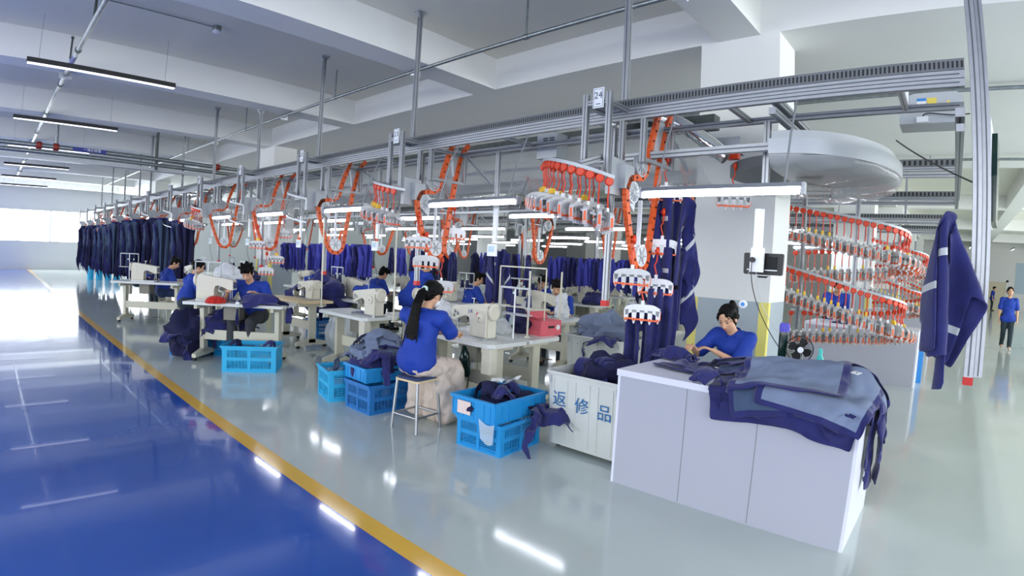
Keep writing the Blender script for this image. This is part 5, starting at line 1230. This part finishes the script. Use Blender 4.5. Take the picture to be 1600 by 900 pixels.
# hanging pieces of the rightmost station
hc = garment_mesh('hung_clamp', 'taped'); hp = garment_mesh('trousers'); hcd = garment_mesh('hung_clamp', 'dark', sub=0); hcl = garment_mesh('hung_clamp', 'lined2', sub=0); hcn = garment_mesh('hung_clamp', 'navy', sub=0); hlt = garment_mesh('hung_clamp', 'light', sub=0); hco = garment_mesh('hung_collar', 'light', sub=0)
RZ = PI / 2 + .55
garment('work_jacket', hc, 'uppermost navy jacket of the rightmost station, hanging behind the tube light', 'jacket', (4.66, 2.22, 2.30), (0, 0, RZ), scale=(1.0, 1.1, .95))
garment('work_jacket', hc, 'navy jacket gripped by the middle carrier of the rightmost station', 'jacket', (4.66, 2.20, 1.80), (0, 0, RZ + .2), scale=(1.0, 1.1, .85))
garment('work_trousers', hp, 'navy trousers under the carrier right of the bottom wheel of the rightmost station', 'trousers', (4.52, 2.20, 1.42), (0, 0, RZ), scale=(.9, .9, .68))
garment('work_trousers', hp, 'navy trousers in the lowest carrier of the rightmost station, falling into the stencilled bin', 'trousers', (4.38, 2.32, 1.24), (0, 0, RZ - .3), scale=(1.0, 1.3, .62))
garment('work_jacket', hc, 'violet-navy jacket hanging behind the second station in the middle of the picture', 'jacket', (5.6, 5.25, 1.75), (0, 0, RZ), scale=.85)
# bins and crates
wheap = garment_mesh
H2k = wheap('heap2', 'navy'); H0n, H1n, H2n, H0g, H1g, H2l, RM, TB, RMg = wheap('heap0', 'navy'), wheap('heap1', 'navy'), wheap('heap2', 'dark'), wheap('heap0', 'grey'), wheap('heap1', 'grey'), wheap('heap2', 'lined'), wheap('rim', 'navy'), wheap('heap0', 'taped'), wheap('rim', 'grey')
garment('work_jacket', H2k, 'bunched navy cuffs hanging off the front left of the desk heap', 'jacket', (3.46, 1.33, .885), (0, 0, 1.2), scale=(.36, .42, .50))
garment('work_jacket', RM, 'navy jacket spilling over the back rim of the stencilled bin', 'jacket', (4.10, 2.55, .74), (0, 0, PI / 2), scale=1.0)
garment('work_jacket', H0n, 'navy jacket lying inside the stencilled bin', 'jacket', (4.1, 2.42, .62), (0, 0, .4), scale=(.7, .8, .8))
garment('work_jacket', H0g, 'grey-blue cloth heaped on the bin behind the stencilled bin', 'cloth', (6.1, 3.75, .72), (0, 0, 1.2), scale=(.95, .95, 1.0))
garment('work_jacket', RM, 'navy garment hanging over the edge of the bin with grey-blue cloth', 'jacket', (5.8, 3.5, .72), (0, 0, -PI / 2), scale=.6)
# crate group left of the stool
for k, (me, z, r, s, lb) in enumerate(((H0n, .50, .3, (.95, .9, .75), 'bottom navy garment heaped in the shallow crate left of the stool'), (H1g, .56, 1.3, (.9, .95, .8), 'grey-blue cloth piece in the middle of the heap left of the stool'), (H2l, .62, 2.6, (.85, .9, .8), 'lined garment high in the heap left of the stool'), (H0g, .70, .9, (.8, .8, .7), 'topmost grey-blue cloth of the heap left of the stool'))):
    garment('cloth_piece', me, lb, 'cloth', (3.36, 4.84, z), (0, 0, r), scale=s)
garment('cloth_piece', H1g, 'grey-blue cloth in the leftmost light blue crate of the heaped group', 'cloth', (3.30, 5.28, .40), (0, 0, .2), scale=(.62, .55, .6))
garment('cloth_piece', H1n, 'navy cloth hanging from the shallow crate beside the stool', 'cloth', (3.22, 4.62, .50), (0, 0, 2.2), scale=(.6, .6, .7))
# crate of scraps
sc_ = [H1n, H2n, H0n]
for k in range(9):
    a = k * 2.1; garment('fabric_scrap', sc_[k % 3], 'navy fabric scrap bundled in the upper crate beside the stool', 'fabric', (3.47 + .13 * math.cos(a), 3.16 + .09 * math.sin(a), .425 + .004 * k), (0, 0, a), 'navy scraps in the upper crate', scale=(.36, .34, .50))
b = MB(); b.grid(lambda u, v: (-.10 + .2 * u, -.05 + .1 * v, .018 * math.sin(u * 4) + .01 * math.sin(v * 5)), 14, 8); o = b.build('white_scrap', 'white_plastic'); o.location = (3.40, 3.12, .575); o.rotation_euler = (.2, .1, .5); tag(o, 'long white paper strip on the navy scraps in the upper crate', 'paper')
b = MB(); b.grid(lambda u, v: (-.07 + .16 * u, -.06 + .1 * v, .018 * math.sin(u * 4 + 1) + .01 * math.cos(v * 5)), 14, 8); o = b.build('white_scrap', 'white_plastic'); o.location = (3.5, 3.06, .57); o.rotation_euler = (-.1, .2, 1.6); tag(o, 'folded white scrap beside the long white strip in the upper crate', 'paper')
garment('work_jacket', RM, 'navy sleeve and hem hanging out over the right side of the lower crate', 'jacket', (3.66, 2.87, .34), (0, 0, .25), scale=(.62, .6, .75))
b = MB(); b.grid(lambda u, v: (-.01 * v, -.09 + .18 * u - .04 * v * u, -.16 * v - .02 * math.sin(u * 4)), 8, 8); o = b.build('plastic_bag', 'bag_clear'); o.location = (3.12, 2.98, .285); tag(o, 'small clear bag hanging out between the two crates beside the stool', 'bag')
# crates and cloth around the young man
garment('work_jacket', TB, 'navy jacket with white piping spread on the young man\'s table', 'jacket', (3.10, 7.32, .85), (0, 0, -.8), scale=(1.1, .62, .9))
for k, (x, y, z, s, r, me) in enumerate(((3.0, 8.3, .36, .7, .4, H0n), (2.72, 8.5, .36, .75, 1.9, H1n), (2.45, 8.35, .30, .72, 2.4, H2n), (2.35, 8.2, .36, .7, 4.0, RM), (3.15, 8.0, .42, .6, 5, H1n))):
    garment('work_jacket', me, ('first', 'second', 'third', 'fourth', 'fifth')[k] + ' navy garment from the right in the heap under the young man\'s table', 'jacket', (x, y, z), (0, 0, r), scale=s)
garment('work_jacket', H2n, 'small navy bundle in the bright blue crate before the young man', 'cloth', (2.72, 7.2, .31), (0, 0, 1), scale=(.4, .35, .5))
garment('work_jacket', H1n, 'navy bundle at the right end of the bright blue crate before the young man', 'cloth', (3.12, 7.02, .31), (0, 0, 2), scale=(.3, .3, .45))
for k, (x, y, z, s, r) in enumerate(((4.75, 9.2, .86, 1.15, .4), (5.0, 8.9, .95, 1.0, 2.0), (5.15, 9.3, 1.05, .9, 3.4), (5.25, 8.6, .75, 1.0, 5))):
    garment('work_jacket', (H0n, H1n, H0n, RM)[k], ('lowest', 'middle', 'topmost', 'rightmost')[k] + ' navy garment in the tall heap right of the pale wooden table', 'jacket', (x, y, z), (0, 0, r), scale=s)
# table clutter
for k, (x, y, z, s, me, lb) in enumerate(((3.98, 4.50, .79, .34, H1g, 'grey-white cloth under the needle of the ponytailed woman\'s machine'), (10.0, 1.5, .87, .6, H0n, 'navy cloth on the second white counter behind the spiral buffer'), (6.62, 4.85, .79, .5, RMg, 'pale cloth on the table of the young worker behind the carton'), (4.75, 6.1, .79, .45, H1n, 'navy piece on the table behind the unattended machine'))):
    garment('cloth_piece', me, lb, 'cloth', (x, y, z), (0, 0, k * 1.3), scale=(s, s, s * .8))
b = MB(); b.grid(lambda u, v: (-.17 + .02 * math.sin(v * 3), -.17 + .34 * u, -.42 * v), 10, 10); o = b.build('hanging_panel', 'denim'); o.location = (3.80, 4.45, .76); tag(o, 'dark denim panel hanging from the table edge by the ponytailed woman', 'cloth')
# red satin cushion on the young man's table
b = MB(); b.lathe([(.13, 0), (.14, .02), (.11, .07), (.06, .095), (0, .10)], (0, 0, 0), (0, 0, 1), 24)
b.v = [(x * (1 + .06 * math.sin(14 * math.atan2(y, x))), y * (1 + .06 * math.sin(14 * math.atan2(y, x))), z) for x, y, z in b.v]
o = b.build('cushion', 'red_satin'); o.location = (2.62, 7.72, .831); tag(o, 'small shiny red cushion on the young man\'s table', 'cushion')
b = MB(); b.lathe([(.02, 0), (.03, .01), (.03, .03), (.015, .045), (0, .046)], (0, 0, 0), (0, 0, 1), 14); o = b.build('button_tin', 'white_plastic'); o.location = (2.80, 7.38, .831); tag(o, 'tiny white pot on the front edge of the young man\'s table', 'pot')
# pink carton, bottle, bags
t = thing('carton', 'pink cardboard carton with a hand hole on the table behind the machine', 'box', (4.86, 3.80, .78), -.12)
b = MB(); b.box((-.16, -.11, 0), (.16, .11, .17)); b.box((-.05, -.112, .085), (.05, -.11, .11), 1); b.build('body', ['pink_box', 'black_soft'], t)
b = MB(); b.prism([(-.16, 0), (.16, 0), (.15, .09), (-.15, .09)], (0, .11, .17), (1, 0, 0), (0, .4, .9), (0, .004, 0)); b.prism([(-.11, 0), (.11, 0), (.10, .10), (-.10, .10)], (-.16, 0, .17), (0, 1, 0), (-.9, 0, .45), (.004, 0, 0)); b.build('flap', 'pink_box', t)
b = MB(); b.lathe([(0, 0), (.03, 0), (.03, .001), (0, .0012)], (.11, -.111, .09), (0, -1, 0), 18); b.build('round_sticker', 'white_plastic', t)
t = thing('water_bottle', 'clear plastic water bottle with a dark label between bags on the table', 'bottle', (4.52, 4.00, .78))
b = MB(); b.lathe([(.028, 0), (.032, .01), (.032, .15), (.03, .17), (.014, .215), (.013, .225), (0, .225)], (0, 0, 0), (0, 0, 1), 18); b.build('body', 'bottle_clear', t); b = MB(); b.lathe([(.0335, .07), (.0335, .11)], (0, 0, 0), (0, 0, 1), 18); b.build('label_band', 'screen_dark', t); b = MB(); b.lathe([(.015, .215), (.015, .235), (0, .237)], (0, 0, 0), (0, 0, 1), 14); b.build('cap', 'white_plastic', t)
def lump(name, m, loc, r, label, cat, seed=0, amp=.25):
    b = MB(); b.ball((0, 0, 0), 1, 30); o3 = Vector((seed * 7.1, 3, 1)); vs = []
    for p in b.v:
        p = Vector(p); n = noise.noise(p * 1.6 + o3) * amp * 1.6 + (1 - abs(noise.noise(p * 3.1 + o3)) * 3) * amp * .4; q = p * (1 + n); z = max(q.z, -.75) + .75
        vs.append((q.x * r[0], q.y * r[1], z * r[2] * .6))
    b.v = vs; o = b.build(name, m); o.location = loc; return tag(o, label, cat)
lump('plastic_bag', 'bag_clear', (4.42, 4.05, .78), (.10, .09, .16), 'crumpled clear bag with grey and yellow bits beside the machine', 'bag', 1)
lump('cloth_bag', 'navy_dark', (4.72, 4.02, .78), (.12, .14, .20), 'dark navy bag with a grey patch between bottle and pink carton', 'bag', 2)
lump('cloth_bag', 'navy', (4.80, 4.18, .80), (.13, .12, .27), 'navy bundle behind the dark bag, under the wire shelf', 'bag', 3)
lump('plastic_bag', 'bag_white', (4.62, 5.28, .78), (.09, .10, .26), 'white plastic bag hanging beside the masked woman\'s machine', 'bag', 4, .35)
lump('plastic_bag', 'bag_white', (6.75, 5.62, .78), (.14, .12, .15), 'big pale bag on the table before the dark-haired worker', 'bag', 5, .35)
lump('plastic_bag', 'bag_white', (6.42, 4.72, .78), (.10, .10, .35), 'white bag hanging over the wire shelf', 'bag', 6, .4)
lump('plastic_bag', 'bag_white', (3.9, 10.6, .80), (.3, .3, .42), 'large grey-white bag behind the young man\'s head', 'bag', 7, .3)
lump('plastic_bag', 'bag_clear', (4.6, 7.7, .02), (.22, .3, .6), 'clear bag of white offcuts under the unattended table', 'bag', 8, .2)
lump('plastic_bag', 'bag_white', (8.85, 4.72, .78), (.25, .22, .22), 'pale bag heaped left of the second bin, in the background', 'bag', 9, .35)
k = 0
for (x, y) in ((9.3, 6.0), (9.9, 8.6), (8.9, 3.95), (10.6, 4.5), (7.3, 11.0), (5.3, 8.0), (5.4, 13.4), (7.7, 8.2), (5.9, 11.1), (12.4, 4.2)):
    lump('plastic_bag' if k % 2 else 'cloth_bag', ('navy', 'bag_white', 'royal')[k % 3], (x, y, .78), (.22, .25, .26), 'heaped %s on a far table, %s' % (('navy cloth', 'pale plastic bag', 'blue cloth')[k % 3], ('fifth row', 'sixth row', 'seventh row', 'eighth row', 'ninth row', 'tenth row', 'eleventh row', 'twelfth row', 'thirteenth row', 'last row')[k] + ' back'), 'bag', 10 + k, .3); k += 1
lump('plastic_bag', 'screen_dark', (3.92, 4.10, .36), (.05, .07, .30), 'dark green cloth bag hanging under the ponytailed woman\'s table', 'bag', 21, .15)
b = MB(); b.box((-.06, -.05, 0), (.06, .05, .10)); o = b.build('blue_box', 'blue_plastic'); o.location = (4.62, 4.62, .78); tag(o, 'small blue box at the masked woman\'s hands', 'box')
for k, (x, y, z, r, m, lb) in enumerate(((3.38, 4.84, .40, (.27, .20, .30), 'lining', 'grey-blue garments packed under the heap left of the stool'), (3.30, 4.70, .38, (.20, .16, .22), 'navy', 'navy garment bulging at the front of the heap left of the stool'), (5.0, 8.95, .5, (.34, .40, .62), 'navy', 'tall mound of navy garments right of the pale wooden table'), (3.50, 3.17, .30, (.29, .20, .13), 'navy_dark', 'dark navy scraps packed at the bottom of the upper crate beside the stool'), (2.95, 8.3, .25, (.42, .30, .42), 'navy', 'mound of navy garments under the young man\'s table'), (2.42, 8.35, .02, (.24, .22, .62), 'navy_dark', 'dark navy garment bunched left of the young man\'s table leg'), (6.1, 3.75, .5, (.32, .38, .40), 'lining', 'grey-blue mound filling the bin behind the stencilled bin'), (4.12, 2.46, .35, (.26, .30, .42), 'navy_dark', 'dark navy garments filling the stencilled bin'))):
    lump('cloth_pile', m, (x, y, z), r, lb, 'cloth', 30 + k, .42)
# rows of garments hanging in the loops behind
def row_of(x, y0, n, dy, z, label, group, mesh, rz=0, s=.8, name='work_jacket', dz=0, zs=1.0):
    for i in range(n):
        if zs == 1.0 and random.random() < .12: continue
        garment(name, mesh[i % len(mesh)], label, 'jacket', (x + random.uniform(-.06, .06) * (3 if zs > 1 else 1), y0 + i * dy, z + dz * i), (0, 0, rz + random.uniform(-.25, .25)), group, scale=(s, s, s * zs * random.uniform(.92, 1.05)))
row_of(4.1, 14.4, 14, .42, 2.2, 'dark navy jacket in the dense hanging row at the far left', 'jackets in the dense row at the far left', [hcd, hcl, hcn], 0, 1.0, zs=1.75)
row_of(3.75, 15.2, 12, .55, 2.25, 'grey-lined jacket in the outer hanging row at the far left', 'jackets in the outer row at the far left', [hcl, hcd], .2, 1.05, zs=1.75)
row_of(3.7, 22.0, 10, .6, 2.2, 'hazy grey jacket at the far end of the hanging row', 'jackets at the far end of the line', [hcl, hcd], .2, 1.1, zs=1.75)
for j, (x, y0, n, z) in enumerate(((5.6, 8.6, 9, 1.75), (7.4, 6.2, 10, 1.7), (7.9, 8.9, 9, 1.75), (9.3, 5.0, 12, 1.72), (11.4, 4.4, 12, 1.72), (6.2, 11.6, 7, 1.75), (10.3, 9.0, 9, 1.75), (8.6, 3.2, 5, 1.6))):
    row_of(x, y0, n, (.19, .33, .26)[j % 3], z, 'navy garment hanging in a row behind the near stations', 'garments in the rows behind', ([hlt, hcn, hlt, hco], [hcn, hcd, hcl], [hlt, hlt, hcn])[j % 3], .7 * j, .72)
def wipe(sn):
    for g in sn[1]: wipe(g)
    bpy.data.objects.remove(sn[0])
for sn in PROTOS: wipe(sn)
